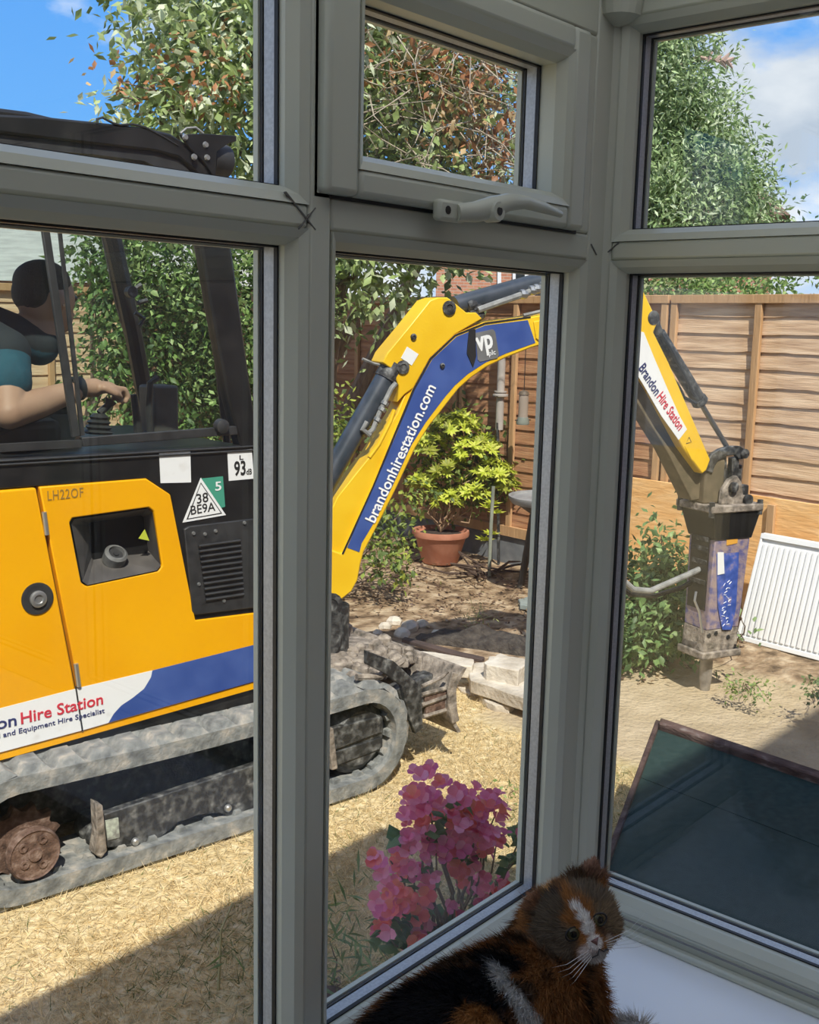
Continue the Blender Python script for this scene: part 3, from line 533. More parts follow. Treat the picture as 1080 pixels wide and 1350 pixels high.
# work light and cable
lt = body('light_bracket', [(238, 177), (268, 176), (312, 179), (312, 186), (300, 190), (286, 200), (284, 236), (268, 212), (250, 195)], BLK, .012, n_=BN0-.01, bev=.002, label='black bracket with bolts at the front of the roof')
MB().lathe(pb(BN0+.05, (288, 212))[0], [(.02, -.05), (.045, -.03), (.05, .02), (.046, .03)], 18, EF).build('work_light', BLKP, ex, smooth=True, label='black work light')
mb = MB()
for (u, v) in ((244, 181), (271, 191), (273, 208), (256, 207)): mb.lathe(pb(BN0-.010, (u, v))[0], [(.010, 0), (.007, .007)], 8, -EN)
mb.build('bolts', ZNC, lt)
MB().tube(pb(BN0, (128, 163), (128, 157), (135, 155), (148, 162), (158, 165), (175, 164), (192, 168), (215, 180), (235, 192)), .0035, 6).build('cable', BLKH, ex, smooth=True, label='thin black cable looping over the cab roof')
MB().tube(pb(BN0, (238, 176), (246, 169), (258, 168), (268, 176)), .0035, 6).build('cable', HOSE, ex, smooth=True)

# tracks
TS0, TS1, TR = 1.06, 2.29, .205
def track(nn, wd, name, lab):
    cr, cf = (TS0, TR), (TS1, TR); path = []; K = 14
    for i in range(K+1): a = -math.pi/2+math.pi*i/K; path.append((cf[0]+TR*math.cos(a), cf[1]+TR*math.sin(a), math.cos(a), math.sin(a)))
    for i in range(1, 10): q = i/10; path.append((cf[0]+(cr[0]-cf[0])*q, 2*TR-.012*math.sin(q*math.pi), 0, 1))
    for i in range(K+1): a = math.pi/2+math.pi*i/K; path.append((cr[0]+TR*math.cos(a), cr[1]+TR*math.sin(a), math.cos(a), math.sin(a)))
    for i in range(1, 10): q = i/10; path.append((cr[0]+(cf[0]-cr[0])*q, 0, 0, -1))
    th = .050; V = []; Fc = []; m = len(path)
    for (s, z, ns_, nz_) in path:
        so, zo = s-ns_*.015, z-nz_*.015; si, zi = s-ns_*(.015+th), z-nz_*(.015+th)
        V += [E3(so, nn, zo), E3(so, nn+wd, zo), E3(si, nn+wd, zi), E3(si, nn, zi)]
    for i in range(m):
        a, b = 4*i, 4*((i+1) % m)
        for k in range(4): Fc.append((a+k, a+(k+1) % 4, b+(k+1) % 4, b+k))
    tk = MB().add(V, Fc).build(name, RUB, ex, smooth=True, label=lab)
    # lugs, staggered halves
    P_ = np.array([(a, b) for a, b, _, _ in path]+[path[0][:2]]); Nn_ = np.array([(c, d) for _, _, c, d in path]+[path[0][2:]]); seg = np.hypot(*np.diff(P_, axis=0).T); cum = np.r_[0, np.cumsum(seg)]; Lt = cum[-1]; nl = int(Lt/.100)
    def at(q):
        q %= Lt; i = min(np.searchsorted(cum, q, 'right')-1, m-1); f = (q-cum[i])/seg[i]; p = P_[i]*(1-f)+P_[i+1]*f; nv = Nn_[i]*(1-f)+Nn_[i+1]*f; return p, nv/np.hypot(*nv)
    lug = MB(); w2_ = wd*.56
    lug.add([(-.046, .004, 0), (.046, .004, 0), (.046, w2_, 0), (-.046, w2_, 0), (-.024, .018, .024), (.024, .018, .024), (.030, w2_-.03, .024), (-.018, w2_-.03, .024)], [(0, 3, 2, 1), (4, 5, 6, 7), (0, 1, 5, 4), (1, 2, 6, 5), (2, 3, 7, 6), (3, 0, 4, 7)])
    lme, lc = lug.mesh('tread_lug', RUB)
    for i in range(nl*2):
        p, nv = at(i*Lt/(nl*2)); side = i % 2; n_c = nn+lc[1] if side == 0 else nn+wd-lc[1]
        o = bpy.data.objects.new('tread_lug', lme); C.objects.link(o)
        zx = EF*nv[0]+EZ*nv[1]; yx = EN if side == 0 else -EN; xx = np.cross(yx, zx)
        base = E3(p[0]-nv[0]*.0155, 0, p[1]-nv[1]*.0155)+EN*n_c+zx*lc[2]
        parent_to(o, tk, base); Rm = Matrix((tuple(xx), tuple(yx), tuple(zx))).transposed(); o.rotation_euler = Rm.to_euler()
    tb = MB()
    for i in range(nl):
        p, nv = at(i*Lt/nl); zx = EF*nv[0]+EZ*nv[1]; xx = np.cross(EN, zx); b0 = E3(p[0]-nv[0]*.062, 0, p[1]-nv[1]*.062)
        for off in (.03, wd*.42):
            tb.add([b0+EN*(nn+off)+xx*a+EN*b_*.03-zx*c_ for c_, sc_ in ((0, .8), (.018, .45)) for a, b_ in ((-.022*sc_, 0), (.022*sc_, 0), (.022*sc_, 1), (-.022*sc_, 1))], [(0, 1, 2, 3), (7, 6, 5, 4), (0, 4, 5, 1), (1, 5, 6, 2), (2, 6, 7, 3), (3, 7, 4, 0)])
    tb.build('guide_lugs', RUB, tk, kind='stuff')
    return tk
track(2.853, .23, 'near_track', 'dusty grey rubber track nearest the window')
track(3.62, .23, 'far_track', None)
# running gear on the near side
def gear(name, pts, m, n_=2.895, t=.03, bev=.004, **k): return MB().prism(pb(n_, *pts), EN*t).build(name, m, ex, bev=bev, **k)
gear('track_frame', [(136, 1074), (340, 1007), (424, 982), (505, 945), (505, 985), (440, 1010), (424, 1020), (385, 1060), (345, 1062), (318, 1078), (300, 1076), (290, 1072), (262, 1075), (235, 1085), (210, 1106), (196, 1120), (170, 1116), (142, 1118)], STL, label='long scuffed black frame plate inside the track')
gear('frame_block', [(438, 960), (504, 944), (505, 965), (440, 990)], STL, n_=2.880, t=.03); gear('frame_block', [(440, 992), (504, 972), (502, 988), (444, 1010)], STL, n_=2.884, t=.03)
gear('frame_stop', [(432, 962), (440, 960), (446, 1014), (438, 1016)], MUD, n_=2.87, t=.04)
gear('frame_bracket', [(126, 1058), (136, 1062), (142, 1122), (134, 1132), (124, 1126), (128, 1100)], MUD, n_=2.87, t=.04, label='upright scraped bracket with a pale label')
gear('bracket_label', [(139, 1082), (156, 1078), (158, 1104), (142, 1108)], mat('pale_label', (.5, .55, .45), (.2, .2, .18), scale=60, rough=.6), n_=2.892, t=.004, bev=0)
mc = pb(2.865, (45, 1126))[0]
MB().lathe(mc, [(.05, -.10), (.05, -.02), (.078, -.015), (.078, 0), (.072, .010), (.068, .006), (.02, .006), (.018, .012), (.001, .012)], 30, -EN).build('drive_motor', RUST, ex, smooth=True, label='round rusty drive motor cover')
mb = MB()
for (u, v) in ((56, 1106), (56, 1138), (30, 1118), (32, 1140)): mb.lathe(pb(2.86, (u, v))[0], [(.013, 0), (.013, .006), (.006, .006), (.005, .002)], 10, -EN)
mb.build('motor_bolts', RUST, ex)
sp = []; sc0 = np.array([mc@EF, mc@EN, mc[2]])
for i in range(36):
    a = 2*math.pi*i/36; r = .118 if i % 3 == 1 else .096; sp.append(E3(sc0[0]+r*math.cos(a), 2.95, sc0[2]+r*math.sin(a)))
MB().prism(sp, EN*.03).build('sprocket', RUST, ex, bev=.003, label='rusty toothed drive sprocket')
for s in (1.35, 1.55, 1.75, 1.95):
    MB().lathe(E3(s, 2.93, .095), [(.035, 0), (.045, .02), (.045, .06), (.03, .08), (.045, .10), (.045, .14)], 18, EN).build('track_roller', STL, ex, smooth=True)
MB().lathe(E3(TS1, 2.89, TR), [(.10, 0), (.135, .03), (.135, .12), (.10, .15)], 24, EN).build('front_idler', STL, ex, smooth=True)
mb = MB()
for (u, v) in ((178, 1109), (300, 1065)): mb.lathe(pb(2.892, (u, v))[0], [(.013, 0), (.012, .008), (.007, .012)], 12, -EN)
mb.build('grease_nipple', ZNC, ex, smooth=True)

# dozer blade: plate across the front, arms, near end plate
bl = []
for i in range(9):
    q = i/8; bl.append((2.74+.06*math.sin(q*math.pi)*-1+.02*q, .13+.25*q))
prof = bl+[(s+.018, z) for s, z in reversed(bl)]
dz = MB().prism([E3(s, 2.86, z) for s, z in prof], EN*.98).build('dozer_blade', MUD, ex, smooth=True, label='curved muddy dozer blade')
MB().prism(pb(2.855, (597, 886), (605, 888), (602, 912), (603, 935), (606, 950), (597, 955), (592, 930), (592, 905)), EN*.012).build('blade_end', MUD, dz, bev=.002)
for nn in (2.98, 3.62):
    MB().prism([E3(1.95, nn, .20), E3(2.4, nn, .30), E3(2.72, nn, .34), E3(2.74, nn, .16), E3(2.45, nn, .18), E3(1.95, nn, .12)], EN*.06).build('blade_arm', STL, ex, bev=.01)
mb = MB(); mb.prism(pb(2.87, (484, 858), (520, 872), (556, 906), (558, 960), (548, 968), (538, 940), (530, 905), (508, 888), (484, 876)), EN*.02); mb.build('blade_bracket', STL, ex, bev=.003, label='black angled bracket behind the blade')
mb = MB(); mb.tube(pb(2.9, (470, 893), (500, 892), (530, 872), (532, 868)), [.012, .014, .012, .01], 8); mb.tube(pb(2.87, (556, 905), (582, 893), (590, 885)), .008, 8); mb.build('blade_stay', MUD, ex, smooth=True)
for (a, b) in (((556, 916), (594, 906)), ((556, 930), (594, 916)), ((558, 945), (594, 934))): MB().tube(pb(2.88, a, b), .009, 6).build('blade_rung', MUD, ex)
MB().prism(pb(2.88, (560, 915), (594, 905), (594, 935), (562, 944)), EN*.01).build('blade_backing', RUST, ex)
mb = MB(); mb.prism([E3(2.30, 3.1, .42), E3(2.72, 3.1, .38), E3(2.74, 3.1, .34), E3(2.3, 3.1, .36)], EN*.5); mb.build('blade_cross_plate', MUD, ex, bev=.01, label='mud-caked plate between the blade arms')
r = random.Random(3); mb = MB()
for i in range(60):
    s, nn = r.uniform(2.32, 2.72), r.uniform(2.95, 3.6); rr = r.uniform(.012, .035); mb.lathe(E3(s, nn, .40), [(rr, -.02), (rr*.9, rr*.3), (rr*.4, rr*.7)], 6)
mb.build('caked_mud', MUD, ex, kind='stuff')
# swing bracket
MB().box(E3(1.88, 3.12, .42), EF*.30, EN*.34, EZ*.30).build('swing_mount', BLK, ex, bev=.02)
# boom and arm in their own vertical plane (swung towards the window)
foot = onpl(437, 797, EN*3.3, EN); tip = onz(930, 908); dB = foot-tip; dB[2] = 0; dB = -_n(dB)      # dB: outward from the machine
bN = A3(-dB[1], dB[0], 0)                      # away from the camera
if bN@(foot-CAM) < 0: bN = -bN
def q2(off, *uv): return [onpl(u, v, tip+bN*off, bN) for u, v in uv]
NF = -.065
def bp(name, pts, m, off=NF, t=.13, bev=.006, par=ex, **k): return MB().prism(q2(off, *pts), bN*t).build(name, m, par, bev=bev, **k)
MB().tube([foot-EZ*.42+bN*0, foot+EZ*.0], .07, 16).build('swing_post', STL, ex); mb = MB()
mb.prism(q2(NF-.01, (405, 770), (440, 790), (452, 812), (452, 850), (436, 880), (395, 880)), bN*.15); mb.build('swing_bracket', STL, ex, bev=.01, label='dark swing bracket at the boom foot')
boom = bp('boom', [(451, 730), (471, 684), (492, 640), (507, 605), (520, 572), (545, 512), (567, 472), (600, 441), (640, 425), (696, 418), (731, 412), (795, 398), (820, 402), (828, 420), (815, 434), (780, 438), (731, 450), (700, 459), (667, 472), (642, 484), (622, 498), (606, 512), (593, 528), (580, 545), (567, 561), (548, 591), (522, 646), (500, 690), (480, 728), (476, 743), (472, 765), (464, 780), (448, 793), (424, 801), (418, 790), (420, 745), (430, 722)], YELD, label='yellow curved boom', t=.125)
lab1 = bp('boom_decal', [(458, 722), (474, 684), (494, 640), (509, 605), (523, 572), (547, 514), (570, 474), (602, 444), (640, 429), (696, 422), (706, 452), (667, 466), (640, 478), (617, 493), (600, 508), (587, 523), (562, 556), (543, 586), (517, 642), (495, 686), (477, 716), (474, 728)], BLU, NF-.0015, .002, 0, par=boom, label='blue strip along the boom')
bp('boom_top_plate', [(414, 726), (424, 700), (445, 655), (471, 622), (489, 600), (524, 545), (534, 520), (545, 512), (520, 572), (507, 605), (492, 640), (471, 684), (451, 730), (436, 742)], YELD, NF+.012, .10, .004)
bp('cylinder_bracket', [(505, 478), (511, 465), (540, 430), (567, 396), (578, 392), (590, 392), (603, 402), (615, 412), (628, 412), (636, 420), (600, 441), (567, 472), (545, 512), (534, 520), (524, 531), (526, 508), (516, 486)], YELD, NF+.004, .115, .004, label='yellow bracket plates on the back of the boom')
bp('flange_line', [(520, 572), (545, 512), (567, 472), (600, 441), (640, 425), (700, 417), (700, 419), (640, 427.5), (601, 443), (569, 474), (547, 514), (522, 573), (494, 640), (453, 731), (451, 730), (492, 640)], INK, NF-.002, .003, 0)
text('web_address', 'brandonhirestation.com', q2(NF-.004, (494, 690))[0], q2(NF-.004, (575, 511))[0], .046, -bN, mat('white_print', (.85, .85, .83)), boom, .014)
vp = bp('logo_plate', [(627, 439), (650, 434), (653, 437), (658, 468), (656, 472), (633, 477), (630, 474)], mat('grey_plate', (.13, .13, .13), (.2, .2, .2), rough=.5), NF-.004, .003, 0, par=boom, label='grey square logo plate')
text('logo_lettering', 'vp', q2(NF-.005, (629, 463))[0], q2(NF-.005, (651, 457))[0], .075, -bN, WHT, vp, .03); text('logo_lettering', 'plc', q2(NF-.005, (645, 469))[0], q2(NF-.005, (654, 467))[0], .02, -bN, WHT, vp, .005)
bp('small_sticker', [(537, 457), (552, 467), (543, 482), (529, 472)], WHT, NF+.002, .003, 0, par=boom, label='small white sticker on the bracket')
mb = MB()
for (u, v, rr, o_) in ((592, 406, .028, .003), (531, 484, .026, .003), (437, 797, .045, -.002), (583, 482, .010, -.002), (545, 444, .012, .003)):
    mb.lathe(q2(NF+o_, (u, v))[0], [(rr, 0), (rr, .006), (rr*.5, .009), (rr*.45, .005)], 16, -bN)
mb.build('pivot_pins', STL, boom, smooth=True, label='dark round pivot pins')
MB().prism(q2(NF-.006, (619, 435), (627, 434), (628, 470), (624, 484), (616, 466), (617, 452)), bN*.004).build('black_patch', BLKH, boom, label='thin black patch over the boom decal')  # thin black piece over the decal beside the logo plate
bp('end_plate', [(704, 424), (731, 420), (760, 416), (760, 438), (731, 446), (712, 450), (707, 446)], YELD, NF-.006, .006, .002, par=boom); MB().lathe(q2(NF-.008, (728, 431))[0], [(.022, 0), (.022, .03), (.012, .032)], 14, -bN).build('hose_port', STL, boom, smooth=True)
# hose clamp bundle on boom top
mb = MB()
for (u, v) in ((622, 403), (628, 407), (624, 413), (631, 416), (620, 418)): mb.lathe(q2(-.03, (u, v))[0], [(.022, -.02), (.024, .0), (.018, .02)], 10, _n(dB+EZ*.3))
mb.build('hose_clamps', STL, ex, smooth=True)
# boom cylinder
c1 = q2(-.02, (370, 742), (424, 640), (512, 492)); MB().tube([c1[0], c1[2]], .040, 20).build('boom_cylinder', CYL, ex, smooth=True, label='dark blue-black boom cylinder')
c1b = q2(-.02, (508, 500), (519, 480), (531, 484)); mb = MB(); mb.tube([c1b[0], c1b[1]], .046, 18); mb.build('cylinder_collar', STL, ex, smooth=True); MB().tube([c1b[1], c1b[2]], .026, 14).build('cylinder_rod', CHR, ex, smooth=True)
mb = MB(); mb.tube(q2(-.06, (484, 573), (492, 566), (500, 545), (516, 512), (522, 505)), .010, 8); mb.tube(q2(-.07, (484, 556), (478, 566), (488, 574)), .010, 8); mb.build('hydraulic_hose', HOSE, ex, smooth=True, label='silver pipe with fittings beside the boom cylinder')
mb = MB()
for q in (.2, .45, .6): p = q2(-.06, (492+q*24, 566-q*54), (494+q*24, 562-q*54)); mb.tube(p, .016, 8)
mb.build('pipe_fittings', ZNC, ex)
MB().tube(q2(-.05, (487, 603), (500, 585), (515, 555), (520, 540)), .008, 8).build('boom_pipe', YELD, ex, smooth=True); MB().tube(q2(-.02, (478, 473), (492, 479), (505, 482), (512, 488)), .006, 6).build('cable_tie', HOSE, ex)
# arm cylinder
c2 = q2(0, (592, 406), (735, 366), (792, 350)); MB().tube([c2[0]+( c2[1]-c2[0])*.05, c2[1]], .040, 20).build('arm_cylinder', CYL, ex, smooth=True, label='dark cylinder above the boom'); MB().tube([c2[1], c2[2]], .022, 12).build('cylinder_rod', CHR, ex, smooth=True)
MB().tube(q2(-.05, (630, 409), (655, 400), (690, 388), (733, 372)), .013, 8).build('hydraulic_hose', HOSE, ex, smooth=True, label='grey hose under the arm cylinder')
mb = MB()
for (u, v) in ((690, 388), (702, 383), (708, 381), (722, 372), (716, 378)): mb.lathe(q2(-.05, (u, v))[0], [(.018, -.015), (.020, 0), (.016, .015)], 8, dB)
mb.build('hose_fittings', ZNC, ex)
MB().tube(q2(-.06, (690, 416), (715, 410), (731, 403), (760, 396)), .008, 6).build('boom_pipe', HOSE, ex, smooth=True)
# arm
arm = bp('arm', [(782, 352), (795, 336), (815, 336), (846, 378), (868, 424), (862, 438), (882, 478), (905, 532), (937, 606), (932, 620), (926, 625), (900, 590), (876, 546), (858, 512), (836, 482), (800, 440), (785, 400)], YELD, NF, .135, .006, label='yellow dipper arm')
bp('arm_decal', [(844, 437), (849, 438), (862, 470), (880, 512), (896, 548), (906, 566), (895, 580), (872, 548), (850, 510), (838, 490), (834, 458)], WHT, NF-.0015, .002, 0, par=arm, label='white decal on the arm')
bp('arm_decal_corner', [(828, 425), (838, 432), (844, 437), (834, 458), (822, 440)], BLU, NF-.0015, .002, 0, par=arm)
text('brand_lettering', 'Brandon', q2(NF-.004, (842, 486))[0], q2(NF-.004, (864, 522))[0], .042, -bN, NAVY, arm, .01); text('brand_lettering', 'Hire Station', q2(NF-.004, (866, 524))[0], q2(NF-.004, (895, 568))[0], .042, -bN, REDI, arm, .01)
bp('warning_label', [(903, 588), (909, 580), (921, 600), (913, 607)], YELD, NF-.002, .002, 0, par=arm, label='yellow warning label'); MB().prism(q2(NF-.004, (905, 585), (912, 583), (909, 576)), bN*.002).build('warning_triangle', INK, arm)
MB().prism(q2(NF-.004, (905, 584), (911, 583), (908.7, 577.5)), -bN*.0005).build('warning_triangle_face', YELD, arm)
MB().lathe(q2(NF+.004, (861, 419))[0], [(.030, 0), (.030, .006), (.015, .008)], 16, -bN).build('pivot_pins', STL, arm, smooth=True)
# arm underside, its shade put into a dark olive colour
bp('arm_belly', [(834, 486), (850, 514), (872, 550), (896, 588), (925, 627), (925, 658), (912, 660), (880, 596), (850, 548), (834, 520)], mat('olive_steel_arm_shade', (.10, .08, .045), (.16, .12, .07), rough=.7, scale=20), NF+.05, .09, .004, label='underside of the arm, shade painted in as dark olive')
# bucket cylinder
b1 = q2(-.02, (861, 419), (868, 440), (922, 528), (928, 540), (958, 588)); MB().tube([b1[1], b1[2]], .031, 18).build('bucket_cylinder', STL, ex, smooth=True, label='scuffed black cylinder along the arm'); MB().tube([b1[0], b1[1]], .022, 12).build('cylinder_eye', STL, ex); MB().tube([b1[2], b1[4]], .012, 12).build('cylinder_rod', mat('worn_rod', (.2, .2, .2), rough=.3, metal=.8), ex, smooth=True)
mb = MB(); mb.tube(q2(-.05, (880, 488), (896, 512), (902, 524), (918, 532)), .008, 6); mb.tube(q2(-.06, (872, 440), (888, 466), (905, 500), (916, 522)), .008, 6); mb.build('hydraulic_hose', BLKH, ex, smooth=True)
MB().lathe(b1[2]+0, [(.036, -.012), (.038, .01), (.03, .02)], 14, _n(b1[2]-b1[1])).build('cylinder_collar', STL, ex, smooth=True)
# linkage arc
for off in (-.06, .03):
    arc = q2(off, (931, 620), (933, 608), (940, 598), (950, 592), (962, 588), (976, 588), (985, 594), (984, 604), (976, 606), (970, 600), (958, 601), (948, 606), (943, 614), (940, 624))
    MB().prism(arc, bN*.022).build('link_plate', STL, ex, bev=.003, label='curved steel link plate')
mb = MB(); mb.prism(q2(-.045, (944, 612), (958, 600), (962, 655), (946, 655)), bN*.02); mb.prism(q2(-.05, (966, 604), (975, 602), (974, 655), (964, 655)), bN*.03); mb.prism(q2(.03, (944, 610), (958, 600), (962, 655), (940, 655)), bN*.02); mb.build('link_arms', STL, ex, bev=.003)
MB().lathe(q2(-.06, (981, 598))[0], [(.022, 0), (.022, .012), (.012, .014)], 14, -bN).build('pivot_pins', STL, ex, smooth=True)

# ---- breaker
def BK(a, b, z): return tip+dB*a+bN*b+EZ*z                 # a along the arm plane, b away from the camera
bz = lambda v, a=0., b=0.: onpl(930, v, tip, bN)[2]
br = empty('breaker', BK(0, 0, 0)); parent_to(br, ex, BK(0, 0, 0)); br['label'] = 'hydraulic breaker hammer hanging from the arm'
z_fl, z_pl = bz(858), bz(668)
def bb(name, a0, a1, b0, b1, z0, z1, m, bev=.004, **k): return MB().box(BK(a0, b0, z0), dB*(a1-a0), bN*(b1-b0), EZ*(z1-z0)).build(name, m, br, bev=bev, **k)
BRB = mat('worn_breaker_paint', (.10, .10, .24), (.26, .20, .24), rough=.55, scale=34, bump=.2, col3=(.36, .27, .24), lo=.34, hi=.66, detail=8)
chis = MB(); chis.tube([BK(-.005, 0, -.005), BK(-.005, 0, .06), BK(-.005, 0, z_fl+.02)], [.024, .030, .030], 16); chis.build('chisel', mat('worn_steel', (.2, .18, .16), (.4, .37, .33), rough=.5, metal=.5, scale=20), br, smooth=True, label='steel chisel point')
bb('bottom_flange', -.11, .12, -.09, .09, z_fl-.012, z_fl+.022, MUD, .006, label='muddy bottom flange')
def taper(name, lo, hi, m, **k):
    (a0, a1, b0, b1, z0), (c0, c1, d0, d1, z1) = lo, hi
    V = [BK(a0, b0, z0), BK(a1, b0, z0), BK(a1, b1, z0), BK(a0, b1, z0), BK(c0, d0, z1), BK(c1, d0, z1), BK(c1, d1, z1), BK(c0, d1, z1)]
    return MB().add(V, [(0, 3, 2, 1), (4, 5, 6, 7), (0, 1, 5, 4), (1, 2, 6, 5), (2, 3, 7, 6), (3, 0, 4, 7)]).build(name, m, br, bev=.005, **k)
zm = bz(830); zt = bz(708)
taper('lower_housing', (-.095, .105, -.075, .08, z_fl+.02), (-.085, .105, -.075, .08, zm+.02), MUD, label='mud-brown lower housing')
taper('main_housing', (-.085, .105, -.075, .08, zm+.02), (-.08, .125, -.085, .09, zt), BRB, label='worn blue housing')
taper('top_housing', (-.085, .13, -.09, .095, zt), (-.12, .155, -.11, .12, z_pl-.012), BLK, label='black flared top housing')
bb('top_plate', -.14, .16, -.12, .13, z_pl-.012, z_pl+.022, MUD, .006, label='dusty steel mounting plate')
for a in (-.13, .15):
    for b in (-.105, .11): MB().cyl(BK(a, b, z_pl-.03), BK(a, b, z_pl+.038), .014, 6).build('bolt', STL, br)
for b in (-.085, .06):
    ear = [BK(a, b, z_pl+z) for a, z in ((-.06, .02), (-.055, .09), (-.02, .135), (.02, .15), (.05, .12), (.065, .06), (.10, .055), (.12, .02))]
    MB().prism(ear, bN*.025).build('mounting_ear', MUD, br, bev=.004)
for a, zz in ((-.005, .10), (.085, .04)): MB().lathe(BK(a, -.09, z_pl+zz), [(.024, 0), (.024, .014), (.012, .018)], 12, -bN).build('mounting_pin', STL, br, smooth=True)
bb('hose_block', .04, .12, -.06, .02, z_pl+.02, z_pl+.10, STL, .006); bb('hose_block', .06, .10, -.03, .03, z_pl+.10, z_pl+.19, STL, .006)
bb('mounting_core', -.13, -.02, -.05, .06, z_pl+.02, z_pl+.22, mat('olive_steel_arm_shade', None), .01)
# side window of the housing with hose ports, on the machine side (-dB face)
for i, v in enumerate((712, 725, 742, 768)): zz = bz(v); MB().box(BK(-.092, -.05, zz), dB*.012, bN*.10, EZ*.022).build('side_rib', STL, br, bev=.002)
MB().box(BK(-.089, -.055, bz(800)), dB*.006, bN*.12, EZ*(bz(708)-bz(800))).build('side_opening', BLK, br)
def fr(u, v, o_=-.083): return onpl(u, v, tip+bN*o_, bN)
MB().prism([fr(*p) for p in ((952, 692), (962, 688), (975, 689), (979, 694), (974, 702), (960, 704), (952, 700))], -bN*.006).build('badge_rim', BLK, br); MB().prism([fr(*p, -.0895) for p in ((955, 694), (963, 691), (973, 692), (976, 695), (971, 699.5), (961, 700.5), (955, 698))], -bN*.003).build('oval_badge', mat('grey_badge', (.4, .4, .4), rough=.4), br, label='grey oval badge')
MB().prism([fr(*p, -.0795) for p in ((943, 708), (975, 708), (970, 800), (964, 830), (952, 830), (946, 800))], -bN*.004).build('blue_label', mat('breaker_decal', (.03, .07, .28), (.07, .12, .42), rough=.4, scale=25, col3=(.40, .30, .30), lo=.35, hi=.75), br, label='scuffed blue label')
MB().prism([fr(*p, -.085) for p in ((946, 728), (954, 728), (955, 756), (946, 758))], -bN*.002).build('white_sticker', WHT, br); MB().prism([fr(*p, -.085) for p in ((958, 708), (973, 706), (972, 716), (958, 719))], -bN*.002).build('orange_sticker', mat('orange_sticker', (.7, .35, .05)), br)
mb = MB(); r = random.Random(5)
for i in range(26): v = 768+i*2.3; u = 955-i*.15+r.uniform(-1, 7); mb.tube([fr(u, v, -.085), fr(u+r.uniform(1, 4), v-r.uniform(-1, 4), -.085)], .0016, 4)
mb.build('faded_script', WHT, br, label='faded white upright script')
mb = MB()
for (u, v) in ((921, 838), (946, 840), (930, 835)): mb.lathe(fr(u+14, v, -.0755), [(.012, 0), (.010, .003)], 10, -bN)
mb.build('bolt_holes', INK, br)
hs = [BK(-.09, .0, bz(750)), BK(-.13, -.0, bz(751)), onz(905, 752, bz(755)), ]
p0 = BK(-.088, 0, bz(750)); p1 = BK(-.17, -.02, bz(754)); e1 = onpl(858, 779, tip+bN*-.02, bN); e2 = onpl(835, 777, tip, bN); e3 = onpl(800, 745, tip, bN); e4 = onpl(790, 600, tip, bN); e5 = onpl(812, 440, tip, bN)
MB().tube([p0, p1, e1, e2, e3, e4, e5], .014, 10).build('breaker_hose', HOSE, ex, smooth=True, label='grey hose sagging from the breaker')
p0b = BK(-.088, .05, bz(770)); MB().tube([p0b, p0b-dB*.05+EZ*-.02, onpl(862, 786, tip+bN*.05, bN), onpl(830, 783, tip+bN*.05, bN), onpl(796, 750, tip+bN*.05, bN), onpl(790, 600, tip+bN*.05, bN), onpl(812, 445, tip+bN*.05, bN)], .012, 8).build('breaker_hose', BLKH, ex, smooth=True)
MB().tube([fr(918, 780, -.06), fr(916, 792, -.07), fr(922, 806, -.08), fr(926, 834, -.08)], .006, 6).build('bent_pipe', ZNC, br, smooth=True)

# ------------------------------------------------------------------ operator
SKIN = mat('skin', (.42, .23, .15), (.5, .29, .19), rough=.55, scale=10); SHIRT = mat('teal_shirt', (.012, .065, .095), (.02, .09, .125), rough=.85, scale=20, bump=.2, bscale=30); SHIRTD = mat('dark_shirt_yoke', (.02, .025, .03), rough=.85); HAIR = mat('short_dark_hair', (.015, .012, .01), (.03, .025, .02), rough=.7, scale=80, bump=.5, bscale=200)
op = empty('person', E3(1.15, 3.4, 1.30), 'person in a teal and dark t-shirt seated in the excavator cab, hand on the joystick', 'person')
HD = pb(3.38, (60, 392))[0]; hf = _n(EF*.95+EN*.3); hr = np.cross(hf, EZ); hu = EZ; hax = [hf, hr, hu]
H_ = lambda a, b, c: HD+hf*a+hr*b+hu*c           # forward, right(towards camera), up
sh = pb(3.22, (8, 470))[0]; elb = pb(3.10, (12, 545))[0]; wri = pb(3.2, (108, 512))[0]; hnd = pb(3.22, (148, 510))[0]
sh2 = sh+EN*.34-EF*.18; elb2 = sh2+EF*.12-EZ*.24; wri2 = elb2+EF*.26+EZ*.02
pel = E3(1.02, 3.41, 1.37); che = E3(1.00, 3.41, 1.58); nk = HD-EZ*.13-hf*.03
knee1 = pel+EF*.36-EN*.10-EZ*.06; knee2 = pel+EF*.36+EN*.10-EZ*.06
body_s = [(HD, (.098, .076, .10), hax), (H_(.03, 0, -.05), (.065, .055, .065), hax), (H_(.055, 0, -.085), (.035, .035, .025), hax), (H_(.10, 0, -.012), (.018, .011, .016), hax), (H_(.088, 0, .012), (.02, .03, .012), hax), (H_(.09, 0, -.052), (.014, .026, .010), hax),
          (H_(-.005, .076, -.01), (.020, .010, .030), hax), (H_(-.005, -.076, -.01), (.020, .010, .030), hax), ('cap', nk, HD-EZ*.05, .056, .052), ('cap', che+EZ*.10, nk, .07, .056),
          ('cap', pel, che, .13, .135), ('cap', che+EZ*.09, sh, .07, .055), ('cap', che+EZ*.09, sh2, .07, .055), ('cap', sh, elb, .058, .046), ('cap', elb, elb+(wri-elb)*.35, .046, .045), ('cap', elb+(wri-elb)*.35, wri, .045, .029),
          ('cap', sh2, elb2, .055, .045), ('cap', elb2, wri2, .044, .028), ('cap', wri2, wri2+EF*.08, .030, .026), ('cap', pel-EN*.08, knee1, .09, .065), ('cap', pel+EN*.08, knee2, .09, .065), ('cap', knee1, knee1-EZ*.03+EF*.03, .06, .055), ('cap', knee2, knee2-EZ*.03+EF*.03, .06, .055)]
